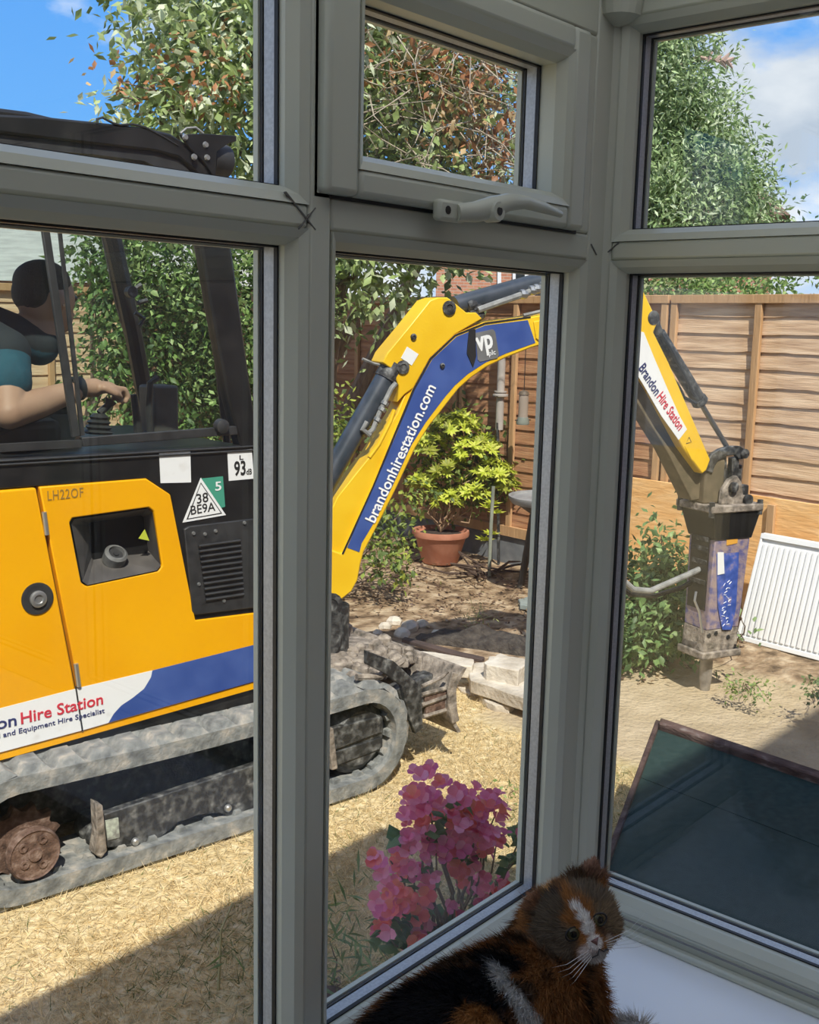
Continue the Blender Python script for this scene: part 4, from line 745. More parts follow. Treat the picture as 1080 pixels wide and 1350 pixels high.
hd_ = _n(hnd-wri); hs_ = _n(np.cross(hd_, EZ)); hu_ = np.cross(hs_, hd_)      # hs_ towards camera side
if hs_@EN > 0: hs_ = -hs_
body_s += [('cap', wri, wri+hd_*.045, .028, .030), (wri+hd_*.075, (.045, .040, .020), [hd_, hs_, _n(np.cross(hd_, hs_))])]
for k, (sd_, l1, l2, l3) in enumerate(((.030, .034, .026, .020), (.010, .038, .028, .022), (-.010, .036, .027, .02), (-.028, .030, .022, .018))):
    a = wri+hd_*.105+hs_*sd_; b = a+hd_*l1*.9-EZ*.008; c = b+hd_*l2*.5-EZ*l2*.85; d = c-hd_*l3*.5-EZ*l3*.8
    body_s += [('cap', a-hd_*.02, b, .0105, .0100), ('cap', b, c, .0098, .009), ('cap', c, d, .009, .008)]
a = wri+hd_*.055+hs_*.035; body_s += [('cap', a, a+hd_*.035+hs_*.012-EZ*.018, .012, .011), ('cap', a+hd_*.035+hs_*.012-EZ*.018, a+hd_*.06-EZ*.03, .011, .009)]
blob('body', body_s, .0055, SKIN, op, 2)
blob('hair', [(H_(-.012, 0, .046), (.093, .080, .070), hax), (H_(-.058, 0, .012), (.046, .070, .064), hax)], .006, HAIR, op, 2, label='short dark hair')
mb = MB()
for sgn in (1, -1): mb.lathe(H_(.086, .032*sgn, .0), [(.011, -.006), (.011, .003), (.006, .007)], 10, hf)
mb.build('eyes', mat('dark_eye', (.03, .02, .015), rough=.2), op)
MB().lathe(H_(-.005, .087, -.024), [(.004, -.003), (.004, .002)], 8, hr).build('ear_stud', CHR, op, label='small shiny ear stud')
blob('shirt', [('cap', pel+EZ*-.02, che, .142, .147), ('cap', che+EZ*.09, sh, .085, .068), ('cap', che+EZ*.09, sh2, .085, .068), ('cap', sh, sh+(elb-sh)*.45, .070, .070), ('cap', sh2, sh2+(elb2-sh2)*.5, .070, .066), ('cap', che+EZ*.1, nk-EZ*.02, .085, .062)], .009, SHIRT, op, 3, label='teal t-shirt')
blob('shirt_yoke', [('cap', che+EZ*.10, sh+EZ*.012, .088, .072), ('cap', che+EZ*.10, sh2+EZ*.012, .088, .072), ('cap', che+EZ*.11, nk-EZ*.015, .085, .064)], .010, SHIRTD, op, 3, label='dark shirt shoulders')
blob('trousers', [('cap', pel-EZ*.03, pel+EZ*.03, .155, .15), ('cap', pel-EN*.08, knee1, .105, .078), ('cap', pel+EN*.08, knee2, .105, .078)], .012, mat('grey_trousers', (.14, .15, .14), (.2, .21, .2), rough=.9), op, 3)
MB().tube([wri-hd_*.045, wri-hd_*.005], .037, 16).build('wristband', BLKH, op, smooth=True, label='black wristband')

# ------------------------------------------------------------------ cat
sil = .818
ZC = lambda u, v, z: onz(u, v, z)
cat = empty('cat', ZC(650, 1345, sil), 'calico long-haired cat lying on the white sill, head turned back', 'cat')
HC = ZC(757, 1216, .985); toC = _n(CAM-HC); rI = RC@A3(1, 0, 0); uI = RC@A3(0, -1, 0); rI = _n(rI-toC*(rI@toC)); uI = _n(np.cross(toC, rI))
cf = _n(toC*.90+rI*.34-uI*.18); cr_ = _n(rI*.93+uI*.37); cr_ = _n(cr_-cf*(cr_@cf)); cu_ = np.cross(cf, cr_)
if cu_@uI < 0: cu_ = -cu_
K = lambda r_, u_, f_: HC+cr_*r_+cu_*u_+cf*f_
hx = [cr_, cu_, cf]
body_c = [ZC(520, 1475, .905), ZC(575, 1420, .910), ZC(632, 1372, .905), ZC(688, 1330, .905)]
G = 1.05
cs = [(HC, (.046*G, .041*G, .042*G), hx), (K(0, -.016, .033), (.019, .015, .019), hx), (K(.010, -.019, .039), (.012, .010, .012), hx), (K(-.010, -.019, .039), (.012, .010, .012), hx), (K(0, -.028, .033), (.012, .009, .014), hx), (K(0, .005, .036), (.010, .018, .013), hx), (K(.026, -.014, .012), (.019, .018, .022), hx), (K(-.028, -.014, .012), (.020, .019, .023), hx),
      ('cap', HC-cf*.03-EZ*.02-rI*.01, ZC(715, 1290, .915), .042, .056), ('cap', ZC(715, 1290, .915), body_c[3], .056, .072), ('cap', body_c[3], body_c[2], .074, .082), ('cap', body_c[2], body_c[1], .082, .086), ('cap', body_c[1], body_c[0], .086, .082),
      ('cap', ZC(730, 1280, .920), ZC(748, 1335, .885), .050, .044), ('cap', ZC(748, 1335, .885), ZC(780, 1366, .845), .032, .020), ('cap', ZC(780, 1366, .845), ZC(826, 1366, .838), .020, .017), ('cap', ZC(826, 1366, .838), ZC(838, 1366, .836), .018, .017)]
for sg in (-1, 1):
    b0 = K(.026, .024, 0) if sg > 0 else K(-.026, .024, 0); tp = K(.053, .050, -.004) if sg > 0 else K(-.034, .047, -.004)
    for q in np.linspace(0, 1, 9): cs.append((b0+(tp-b0)*q, ((.022 if sg > 0 else .019)*(1-q**1.5)+.004, .009*(1-q)+.003, .006), [_n(np.cross(_n(tp-b0), cf)), _n(tp-b0), cf]))
CFUR = mat('cat_fur', (1, 1, 1), attr='col', rough=.8, spec=.15)
cb = blob('body', cs, .0035, CFUR, cat, 2)
pat = [  # centre, radius, colour
    (ZC(600, 1320, .985), .060, (.012, .011, .012)), (ZC(545, 1350, .985), .055, (.014, .012, .012)), (ZC(650, 1285, .965), .032, (.016, .013, .012)), (ZC(700, 1240, .95), .020, (.03, .02, .015)), (ZC(720, 1350, .9), .02, (.07, .04, .025)),
    (ZC(660, 1292, .975), .013, (.62, .6, .56)), (ZC(668, 1306, .975), .014, (.62, .6, .56)), (ZC(680, 1320, .97), .015, (.64, .62, .58)), (ZC(694, 1334, .965), .015, (.64, .62, .58)), (ZC(712, 1350, .955), .014, (.6, .58, .54)), (ZC(650, 1280, .975), .010, (.5, .48, .45)),
    (ZC(685, 1205, .95), .032, (.55, .27, .08)), (ZC(640, 1350, .985), .032, (.42, .18, .05)), (ZC(765, 1310, .90), .05, (.34, .15, .05)),
    (ZC(780, 1366, .845), .03, (.6, .55, .48)), (ZC(826, 1366, .838), .03, (.66, .62, .56)),
    (K(-.030, -.002, .020), .026, (.15, .115, .08)), (K(.030, -.002, .020), .026, (.22, .155, .09)), (K(-.022, .022, .012), .022, (.12, .09, .06)), (K(.020, .024, .012), .020, (.16, .12, .08)), (K(-.036, -.020, .0), .020, (.13, .095, .07)), (K(.040, -.006, .0), .015, (.36, .21, .09)),
    (K(-.010, .040, 0), .010, (.04, .03, .02)), (K(-.005, .034, .012), .008, (.06, .04, .03)), (K(-.014, .038, -.008), .013, (.50, .25, .08)), (K(.045, .042, 0), .014, (.26, .14, .09)), (K(-.034, .044, 0), .014, (.26, .13, .07)),
    (K(.000, .024, .036), .0055, (.72, .69, .64)), (K(.001, .014, .042), .0065, (.72, .69, .64)), (K(.001, .003, .046), .0078, (.72, .69, .64)), (K(0, -.012, .052), .0085, (.68, .64, .59)), (K(-.012, -.022, .045), .010, (.48, .41, .37)), (K(0, -.033, .040), .013, (.5, .46, .42)), (K(.014, -.020, .043), .008, (.33, .25, .18)), (K(.0, -.047, .02), .014, (.3, .24, .17))]
def catcol(P):
    P = np.asarray(P); nzv = np.array([noise.noise(Vector(p*28.)) for p in P]); nz2 = np.array([noise.noise(Vector(p*90.)) for p in P])
    c = np.tile(A3(.30, .125, .038), (len(P), 1)); mk = np.clip((nzv-.05)/.2, 0, 1)[:, None]; c = c*(1-mk)+A3(.09, .05, .026)*mk
    for (ce, r, cl) in pat:
        d = np.linalg.norm(P-ce, axis=1)/r+nzv*.35+nz2*.15; k = np.clip((1.15-d)/.3, 0, 1)[:, None]; c = c*(1-k)+np.array(cl)*k
    return c*(1+.25*nz2)[:, None]
def meshdata(o):
    me = o.data; V = np.zeros(len(me.vertices)*3); me.vertices.foreach_get('co', V); V = V.reshape(-1, 3)+WP[o.name]; me.calc_loop_triangles(); T_ = np.zeros(len(me.loop_triangles)*3, int); me.loop_triangles.foreach_get('vertices', T_); return V, T_.reshape(-1, 3)
Vc, Tc = meshdata(cb); colc = catcol(Vc); a = cb.data.color_attributes.new('col', 'FLOAT_COLOR', 'POINT'); a.data.foreach_set('color', np.c_[colc, np.ones(len(Vc))].ravel())
tri = Vc[Tc]; nrm = np.cross(tri[:, 1]-tri[:, 0], tri[:, 2]-tri[:, 0]); ar = np.linalg.norm(nrm, axis=1); nrm /= ar[:, None]+1e-12
nf = 85000; dh = np.linalg.norm(tri.mean(1)-HC, axis=1); wgt = ar*np.where(dh < .065, 2.2, 1.); ti = rng.choice(len(Tc), nf, p=wgt/wgt.sum()); b1_, b2_ = rng.random(nf), rng.random(nf); fl = b1_+b2_ > 1; b1_[fl] = 1-b1_[fl]; b2_[fl] = 1-b2_[fl]
Pf = tri[ti, 0]+(tri[ti, 1]-tri[ti, 0])*b1_[:, None]+(tri[ti, 2]-tri[ti, 0])*b2_[:, None]; Nf = nrm[ti]
dface = np.linalg.norm(Pf-K(0, -.010, .050), axis=1); hdd = np.linalg.norm(Pf-HC, axis=1); earp = ((Pf-HC)@cu_ > .036) & (hdd > .052) & (hdd < .085); head = (hdd < .062) | earp
flow = np.where(head[:, None], Pf-K(0, -.005, .06), A3(*(body_c[0]-body_c[3]))+A3(0, 0, -.06)); flow /= np.linalg.norm(flow, axis=1)[:, None]; flow -= Nf*(flow*Nf).sum(1)[:, None]
Df = Nf*.42+flow*.8+rng.normal(size=(nf, 3))*.16; Df /= np.linalg.norm(Df, axis=1)[:, None]; Lf = np.where(earp, .006, np.where(head, np.clip(dface*.24, .003, .016), .022))*rng.uniform(.6, 1.15, nf)
kp = np.linalg.norm(Pf-K(-.0155, .003, .040), axis=1) > .0080; kp &= np.linalg.norm(Pf-K(.0155, .003, .040), axis=1) > .0080; kp &= np.linalg.norm(Pf-K(0, -.012, .053), axis=1) > .005
Pf, Df, Lf, Nf = Pf[kp], Df[kp], Lf[kp], Nf[kp]; nf = len(Pf)
Sf = np.cross(Df, Nf+rng.normal(size=(nf, 3))*.3); Sf /= np.linalg.norm(Sf, axis=1)[:, None]; cf_ = catcol(Pf)*rng.uniform(.7, 1.35, (nf, 1)); Vf = np.stack([Pf-Sf*.0006, Pf+Sf*.0006, Pf+Df*Lf[:, None]], 1).reshape(-1, 3)
colmesh('fur', Vf, np.arange(nf*3).reshape(-1, 3), np.repeat(cf_, 3, 0), CFUR, cat, kind='stuff', label='long black, ginger and white fur')
EYEM = mat('cat_iris', (.06, .052, .022), (.10, .085, .035), rough=.1, scale=200); EYEP = mat('pupil', (.004, .004, .004), rough=.08)
for sg in (-1, 1):
    e = K(.0155*sg, .003, .0375); dd = _n(cf*.93+cr_*.30*sg+cu_*.05)
    MB().lathe(e, [(.0080, -.004), (.0077, .002), (.0060, .0050), (.0028, .0064), (.0005, .0068)], 18, dd).build('eye', EYEM, cat, smooth=True); MB().lathe(e+dd*.0050, [(.0042, 0), (.0036, .0018), (.001, .0023)], 12, dd).build('pupil', EYEP, cat, smooth=True)
    ring_ = [e+dd*.0035+(cr_*math.cos(t_)*1.12+cu_*math.sin(t_)*.78)*.0084 for t_ in np.linspace(0, 2*math.pi, 17)]
    MB().tube(ring_, .0011, 6).build('eye_rim', mat('dark_eye_rim', (.015, .01, .008), rough=.5), cat, smooth=True)
    w_ = MB()
    for i in range(5): p = K(.010*sg, -.017-.002*i, .050); w_.tube([p, p+cr_*sg*.03+cf*.005-cu_*.003*i, p+cr_*sg*.055-cf*.004-cu_*(.006*i-.004)], [.0004, .0003, .0001], 4)
    w_.build('whiskers', mat('white_whisker', (.7, .7, .68)), cat)
nb = K(0, -.011, .0525)
MB().add([nb+cr_*.0055+cu_*.0028, nb-cr_*.0055+cu_*.0028, nb-cu_*.005, nb+cf*.004+cu_*.001], [(0, 1, 3), (1, 2, 3), (2, 0, 3), (0, 2, 1)]).build('nose', mat('pink_brown_nose', (.25, .10, .08), (.12, .05, .04), scale=300, rough=.4), cat)
m_ = MB(); m_.tube([K(-.010, -.0255, .050), K(-.004, -.0245, .0535), K(0, -.0195, .0545), K(.004, -.0245, .0535), K(.010, -.0255, .050)], .0009, 5); m_.build('mouth', mat('dark_eye_rim', None), cat)

# ------------------------------------------------------------------ shrubs and trees
BARK = mat('pale_bark', (.16, .11, .08), (.30, .23, .17), rough=.9, scale=14, bump=.5, stretch=(3, 3, .6)); TWIG = mat('pale_twig', (.32, .26, .19), (.45, .38, .29), rough=.9, scale=20)
TERR = mat('terracotta', (.40, .15, .085), (.52, .23, .14), rough=.8, scale=9, bump=.1); SOILM = mat('dark_pot_soil', (.03, .02, .015), (.09, .06, .045), rough=1, scale=60, bump=.6)
def pot(par, c, r, h):
    MB().lathe(c, [(r*.62, 0), (r*.66, .01), (r*.93, h*.80), (r*.95, h*.82), (r*1.03, h*.83), (r*1.05, h*.9), (r*1.03, h), (r*.95, h), (r*.90, h*.9), (r*.3, h*.86)], 36).build('pot', TERR, par, smooth=True, label='terracotta pot')
    MB().lathe(np.array(c)+A3(0, 0, h*.84), [(r*.90, 0), (r*.8, .012), (r*.2, .02)], 20).build('soil', SOILM, par)
def branches(par, base, tips, r0, name='branch', m=BARK, wob=.12, stuffed=False, rnd=None):
    rnd = rnd or random.Random(9); allb = MB()
    for t_ in tips:
        a, b = np.array(base, float), np.array(t_, float); pts = [a]; k = 6
        for i in range(1, k): q = i/k; pts.append(a+(b-a)*q+np.array([rnd.uniform(-1, 1) for _ in range(3)])*wob*math.sin(q*math.pi)*np.linalg.norm(b-a)*.5)
        pts.append(b); mb = allb if stuffed else MB(); mb.tube(pts, list(np.linspace(r0, r0*.25, k+1)), 6)
        if not stuffed: mb.build(name, m, par, smooth=True)
    if stuffed: allb.build(name, m, par, kind='stuff')
def add_foliage(par, name, ells, n, size, pal, wts=None, **k):
    V, Fc, cl = crown(ells, n, size, pal, wts, **k); return colmesh(name, V, Fc, cl, LEAF, par, kind='stuff')
# big lilac in the fence corner
def dist_pt(u, v, d): return CAM+ray(u, v)*d
li = empty('lilac_tree', (5.2, 6.0, 0), 'big lilac tree with pale dead twigs and brown patches over the boom', 'tree')
pg = [(.34, .44, .15), (.46, .56, .25), (.66, .72, .50), (.16, .22, .08), (.44, .20, .09), (.60, .43, .22)]
tr_ = [(5.35, 5.6, 0), (5.1, 6.1, 0), (5.6, 6.0, 0)]
for i, b in enumerate(tr_):
    top = dist_pt((455, 500, 560)[i], (330, 360, 330)[i], 7.3+.3*i); pts = [A3(*b)+(top-A3(*b))*q+A3(.06*math.sin(q*7+i), .06*math.cos(q*5+i), 0) for q in np.linspace(0, 1, 7)]; MB().tube(pts, list(np.linspace(.075, .045, 7)), 9).build('trunk', BARK, li, smooth=True)
el = []
def E_(u, v, d, r): p = dist_pt(u, v, d); el.append((p[0], p[1], p[2], r*1.0, r*1.0, r*.9))
for a in ((310, 120, 7.2, .75), (290, 20, 7.4, .7), (360, 200, 7.3, .8), (250, 130, 7.1, .38), (210, 160, 7.0, .3), (420, 60, 7.5, .9), (500, 20, 7.6, .95), (500, 180, 7.3, .8), (560, 100, 7.4, .60), (585, 200, 7.1, .48), (430, 240, 7.2, .7), (480, 330, 7.1, .55), (550, 350, 7.1, .42), (440, 380, 7.1, .42), (630, 240, 7.1, .22), (380, -60, 7.6, .95), (250, -50, 7.5, .5), (540, -50, 7.6, .8)): E_(*a)
add_foliage(li, 'foliage', el, 26000, .072, pg[:4], [.3, .3, .25, .15], clump=14)
bel = []
for a in ((600, 90, 6.9, .4), (650, 130, 6.9, .3), (640, 190, 6.8, .3), (500, 60, 6.9, .25), (670, 150, 6.8, .25), (590, 130, 6.9, .3), (280, 90, 6.8, .25), (160, 120, 6.9, .10), (205, 100, 6.9, .10), (165, 118, 6.9, .08)): p = dist_pt(*a[:3]); bel.append((*p, a[3], a[3], a[3]))
add_foliage(li, 'brown_foliage', bel, 1300, .06, pg[4:], [.65, .35], clump=10)['label'] = 'brown withered leaves'
tips = [A3(*e[:3])+rng.normal(size=3)*e[3]*.6 for e in el for _ in range(7)]
branches(li, dist_pt(500, 330, 7.4), [A3(*e[:3]) for e in el], .03, 'branch', wob=.2)
tw = MB(); rt = random.Random(4)
for k in range(340):
    p = dist_pt(rt.uniform(440, 705), rt.uniform(20, 250), rt.uniform(6.5, 7.2)); d = _n(rng.normal(size=3)); l = rt.uniform(.15, .5); q = p+d*l*.5+rng.normal(size=3)*.05; tw.tube([p, q, p+d*l], [.0045, .0035, .0015], 4, False)
tw.build('dead_twigs', TWIG, li, kind='stuff', label='pale bare twigs')
for (u, v) in ((160, 108), (152, 128), (208, 95), (232, 120), (196, 150)):
    p = dist_pt(u, v, 6.9); MB().tube([dist_pt(270, 160, 7.0), (dist_pt(270, 160, 7.0)+p)/2+A3(0, 0, .05), p], [.01, .007, .004], 5).build('branch', BARK, li)
# hedge shrub behind the cab
hg = empty('evergreen_shrub', (3.9, 6.1, 0), 'dense green shrub seen through the cab window', 'shrub')
el2 = []
for a in ((165, 370, 6.4, .32), (200, 340, 6.4, .4), (200, 420, 6.4, .42), (165, 450, 6.3, .22), (250, 380, 6.5, .55), (300, 440, 6.5, .5), (210, 520, 6.4, .45), (270, 560, 6.5, .5), (330, 380, 6.7, .5), (330, 540, 6.6, .4), (140, 325, 6.5, .16), (120, 345, 6.5, .10)): p = dist_pt(*a[:3]); el2.append((*p, a[3], a[3], a[3]))
add_foliage(hg, 'foliage', el2, 17000, .045, [(.17, .28, .07), (.33, .44, .16), (.07, .13, .03)], [.35, .25, .4], clump=12, jitter=.4)
branches(hg, (3.9, 6.1, 0), [A3(*e[:3]) for e in el2], .035)
# low growth round the boom foot
lg = empty('yellow_green_bush', (4.6, 4.6, 0), 'loose yellow-green bush behind the lower boom, in half shade', 'shrub'); el3 = []
for a in ((430, 560, 6.3, .16), (430, 630, 6.0, .16), (432, 690, 5.9, .15), (505, 700, 6.6, .14), (520, 740, 6.5, .10), (460, 560, 6.4, .12), (540, 660, 6.7, .14), (500, 740, 6.5, .08)): p = dist_pt(*a[:3]); el3.append((*p, a[3], a[3], a[3]))
add_foliage(lg, 'foliage', el3, 1700, .045, [(.26, .34, .07), (.40, .46, .08), (.12, .18, .05)], [.4, .25, .35], clump=8); branches(lg, (4.6, 4.6, 0), [A3(*e[:3]) for e in el3], .012)
# potted shrub
pc = onz(580, 741, 0); ps = empty('potted_shrub', pc, 'bright yellow-green shrub in a terracotta pot before the fence', 'potted plant'); dP = np.linalg.norm(pc-CAM)
pot(ps, (pc[0], pc[1], 0), .195, .235)
pcx = lambda u, v, dd=0.: dist_pt(u, v, dP-.12+dd)
pel_ = [((600, 565), .18), ((625, 600), .18), ((570, 590), .16), ((590, 625), .20), ((650, 625), .15), ((640, 590), .12), ((556, 640), .12), ((610, 560), .12), ((665, 640), .10), ((590, 660), .12), ((620, 650), .14)]
whs = []
WH = []
for v_ in range(4):
    nl = 11; az = np.linspace(0, 2*math.pi, nl, endpoint=False)+v_; el_ = rng.uniform(.1, .8, nl); D = np.stack([np.cos(az)*np.cos(el_), np.sin(az)*np.cos(el_), np.sin(el_)], 1); base = np.zeros((nl, 3)); U = np.tile(A3(0, 0, 1), (nl, 1))
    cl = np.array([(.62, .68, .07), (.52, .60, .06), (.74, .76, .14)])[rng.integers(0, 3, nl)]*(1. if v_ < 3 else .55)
    V, Fc, cc_ = leaves(base, D, U, np.full(nl, .062)*rng.uniform(.8, 1.2, nl), np.full(nl, .024), cl); o = colmesh('leaf_whorl', V, Fc, cc_, LEAF, ps); WH.append(o.data); bpy.data.objects.remove(o)
for k in range(290):
    (u, v), r = pel_[rng.integers(0, len(pel_))]; d = rng.normal(size=3); d /= np.linalg.norm(d); d[2] = abs(d[2])*.9-.1; p = pcx(u, v)+d*r*rng.uniform(.6, 1.05)
    o = bpy.data.objects.new('leaf_whorl', WH[rng.integers(0, 4)]); C.objects.link(o); parent_to(o, ps, p); o.rotation_euler = Vector(d+A3(0, 0, .6)).to_track_quat('Z', 'Y').to_euler()
for (u, v) in ((650, 660), (655, 672), (640, 708), (648, 700), (645, 665)):
    o = bpy.data.objects.new('leaf_whorl', WH[0]); C.objects.link(o); parent_to(o, ps, pcx(u, v, -.1)); o.scale = (1.3, 1.3, 1.3)
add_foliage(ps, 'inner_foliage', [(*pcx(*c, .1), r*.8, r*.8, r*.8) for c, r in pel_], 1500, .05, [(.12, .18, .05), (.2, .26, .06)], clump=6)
pt = A3(pc[0], pc[1], .22); rs = random.Random(2)
branches(ps, pt, [pcx(*c)+A3(rs.uniform(-.05, .05), rs.uniform(-.05, .05), 0) for c, r in pel_]+[A3(pc[0]+rs.uniform(-.15, .15), pc[1]+rs.uniform(-.15, .15), .48) for _ in range(26)], .006, 'stem', mat('tan_stem', (.35, .22, .13), (.48, .33, .2), rough=.9), wob=.2)
# thin stick and dark stand next to it
st = onz(645, 762, 0); MB().tube([st, st+A3(0, 0, .35), st+A3(.01, .0, .62)], .012, 8).build('plant_stake', mat('grey_stake', (.18, .2, .16), (.28, .3, .24), rough=.8), None, label='thin grey-green stake standing right of the terracotta pot', cat='stake')
rot = MB(); rt = random.Random(8)
for k in range(9): p = st+A3(rt.uniform(-.1, .1), rt.uniform(-.1, .1), .02); rot.tube([p, p+A3(rt.uniform(-.2, .2), rt.uniform(-.25, .25), rt.uniform(.0, .14)), p+A3(rt.uniform(-.35, .35), rt.uniform(-.35, .35), rt.uniform(.0, .12))], [.012, .008, .004], 5)
rot.build('bare_roots', mat('dark_root', (.08, .05, .035), rough=.9), None, label='tangle of bare dark roots beside the terracotta pot', cat='roots')
# round garden table
tp = onz(712, 787, 0); tb_ = empty('garden_table', tp, 'small round grey garden table half hidden by the window frame', 'table')
MB().lathe((tp[0]+.0, tp[1]-.06, .60), [(.25, 0), (.27, .03), (.27, .045), (.255, .045), (.25, .03), (.05, .03)], 32).build('tabletop', mat('grey_weathered_top', (.22, .22, .22), (.34, .34, .33), rough=.5, scale=12), tb_, smooth=True)
for (dx, dy, sx, sy) in ((0, 0, 0, 0), (.28, .05, .02, 0), (.12, -.24, 0, -.02), (.1, .2, 0, .02)):
    MB().tube([(tp[0]+dx+sx, tp[1]+dy+sy, 0), (tp[0]+dx*.7+.03, tp[1]+dy*.7-.02, .60)], [.022, .03], 8).build('leg', mat('dark_brown_leg', (.04, .035, .03), (.08, .07, .06), rough=.6), tb_, smooth=True)
MB().lathe((tp[0]+.02, tp[1]-.02, .52), [(.10, 0), (.22, .08)], 24).build('apron', mat('dark_brown_leg', None), tb_, smooth=True)
# bird feeder and post with finial
fd = onpl(690, 540, FA-FN*.25, FN); bf = empty('bird_feeder', fd-EZ*.1, 'tubular clear bird feeder hanging before the brown fence', 'bird feeder')
CLR = mat('cloudy_plastic', (.5, .42, .34), (.6, .5, .42), rough=.3, transl=.4)
MB().cyl(fd-EZ*.08, fd+EZ*.10, .033, 16).build('tube', CLR, bf, smooth=True); MB().lathe(fd-EZ*.10, [(.042, 0), (.046, .012), (.036, .05)], 16).build('base_tray', mat('grey_green_plastic', (.16, .18, .15), (.24, .26, .22), rough=.5), bf, smooth=True); MB().lathe(fd+EZ*.10, [(.038, 0), (.03, .02), (.006, .03)], 16).build('cap', mat('dark_cap2', (.12, .09, .06)), bf, smooth=True)
MB().tube([fd+EZ*.12, fd+EZ*.42], .003, 5).build('hanger_wire', BLKH, bf); MB().cyl(fd-EZ*.07-dB*.06, fd-EZ*.07+dB*.06, .004, 6).build('perch', BLKH, bf)
pp = onpl(660, 735, FA-FN*.12, FN); fp = onpl(660, 520, FA-FN*.12, FN); pt_ = onpl(660, 480, FA-FN*.12, FN); bp_ = empty('drainpipe', A3(pp[0], pp[1], 0), 'pale grey upright pipe with a wide collar before the brown fence', 'pipe')
GP = mat('grey_pipe', (.34, .31, .28), (.44, .40, .36), rough=.6); MB().tube([A3(fp[0], fp[1], .95), A3(fp[0], fp[1], 1.62)], .028, 14).build('pipe', GP, bp_, smooth=True)
MB().lathe(A3(fp[0], fp[1], fp[2]), [(.03, -.02), (.055, -.012), (.055, 0), (.032, .008), (.045, .016), (.045, .024)], 16).build('collar', GP, bp_, smooth=True); MB().tube([A3(pp[0]-.02, pp[1], 0), A3(fp[0]-.02, fp[1], 1.0)], .011, 8).build('thin_rod', STL, bp_)
MB().tube([A3(fp[0]-.12, fp[1]-.03, 1.19), A3(fp[0]+.0, fp[1], 1.18)], .004, 5).build('hook', STL, bp_)

# bush in front of orange boards (behind breaker hose)
def bush(name, lab, base, spec, n, size, pal, cat_='shrub', r0=.012, cl=8, w=None, asp=.55):
    e = empty(name, base, lab, cat_); L_ = []
    for (u, v, d, r) in spec: p = dist_pt(u, v, d); L_.append((p[0], p[1], max(p[2], r*.6), r, r, r))
    add_foliage(e, 'foliage', L_, n, size, pal, w, clump=cl, aspect=asp); branches(e, base, [A3(*q[:3]) for q in L_], r0, 'stem'); return e
gb_ = onz(868, 845, 0)
bush('leafy_bush', 'loose green bush left of the breaker before the orange boards', gb_, [(870, 740, 5.9, .10), (872, 705, 5.9, .05), (850, 770, 5.85, .14), (890, 760, 5.9, .13), (870, 800, 5.7, .20), (835, 800, 5.7, .16), (900, 800, 5.75, .14), (850, 830, 5.6, .16), (890, 835, 5.6, .12), (828, 840, 5.5, .12)], 3200, .05, [(.16, .27, .09), (.28, .40, .14), (.08, .15, .05)], w=[.4, .35, .25])
bush('young_weed', 'small weed with curling leaves right of the breaker, below the radiator', onz(968, 850, 0), [(972, 800, 5.5, .02), (978, 790, 5.5, .01), (966, 830, 5.4, .03)], 26, .05, [(.2, .3, .12), (.3, .42, .18)], 'weed', .005, 5)
bush('low_weed', 'low sprawling green weed on the soil right of the chisel', onz(985, 905, 0), [(965, 902, 5.15, .015), (985, 907, 5.1, .02), (1005, 912, 5.05, .015)], 200, .02, [(.28, .36, .10), (.2, .28, .1)], 'weed', .003, 5)
bush('grass_tuft', 'dry green grass tuft on the soil below the potted shrub', onz(630, 815, 0), [(622, 806, 6.1, .02), (636, 812, 6.05, .02), (628, 820, 6.0, .02)], 130, .035, [(.42, .45, .16), (.3, .36, .12)], 'grass', .003, 5, asp=.12)
bush('ground_weed', 'weed in shade at the right edge beyond the dark lid', onz(1075, 915, 0), [(1070, 905, 5.0, .02), (1085, 915, 4.9, .03)], 120, .025, [(.14, .2, .08), (.2, .28, .1)], 'weed', .003, 5)
bush('seedling', 'tiny green seedling in the lawn right of the bougainvillea', onz(672, 1045, 0), [(672, 1040, 3.9, .01)], 20, .018, [(.25, .35, .1)], 'weed', .002, 5)
# beyond the fence
hd2 = empty('hedge', (8.6, 4.0, 0), 'long light green hedge beyond the right fence', 'hedge')
hel = [(8.6+.25*math.sin(k*1.7), .8+.42*k, 1.86+.10*math.sin(k*2.3), .55, .45, .55) for k in range(11)]+[(8.6, .8+.42*k, .8, .5, .45, .8) for k in range(11)]
add_foliage(hd2, 'foliage', hel, 30000, .05, [(.24, .36, .10), (.34, .46, .16), (.14, .23, .06), (.38, .40, .2)], [.4, .3, .2, .1], clump=12)
for k in range(6): MB().tube([(8.6, 1+.8*k, 0), (8.6, 1+.8*k, 1.5)], [.04, .02], 6).build('stem', BARK, hd2)
tt = empty('tall_tree', (10.2, 7.0, 0), 'tall narrow-leaved green tree beyond the fence, right window', 'tree'); el5 = []
for a in ((860, 80, 11.5, .55), (860, 160, 11.5, .8), (870, 240, 11.3, .9), (890, 120, 11.5, .4), (900, 200, 11.4, .6), (935, 170, 11.4, .32), (945, 230, 11.3, .5), (975, 245, 11.3, .3), (990, 270, 11.2, .25), (920, 280, 11, .7), (1005, 290, 11, .18), (870, 320, 11, 1.0), (888, 60, 11.5, .22), (800, 150, 11.6, 1.2), (830, 30, 11.6, .8), (972, 205, 11.3, .15)): p = dist_pt(*a[:3]); el5.append((*p, a[3], a[3], a[3]))
add_foliage(tt, 'foliage', el5, 42000, .075, [(.27, .38, .15), (.42, .53, .26), (.60, .68, .44), (.13, .19, .07)], [.35, .3, .15, .2], clump=14, aspect=.35)
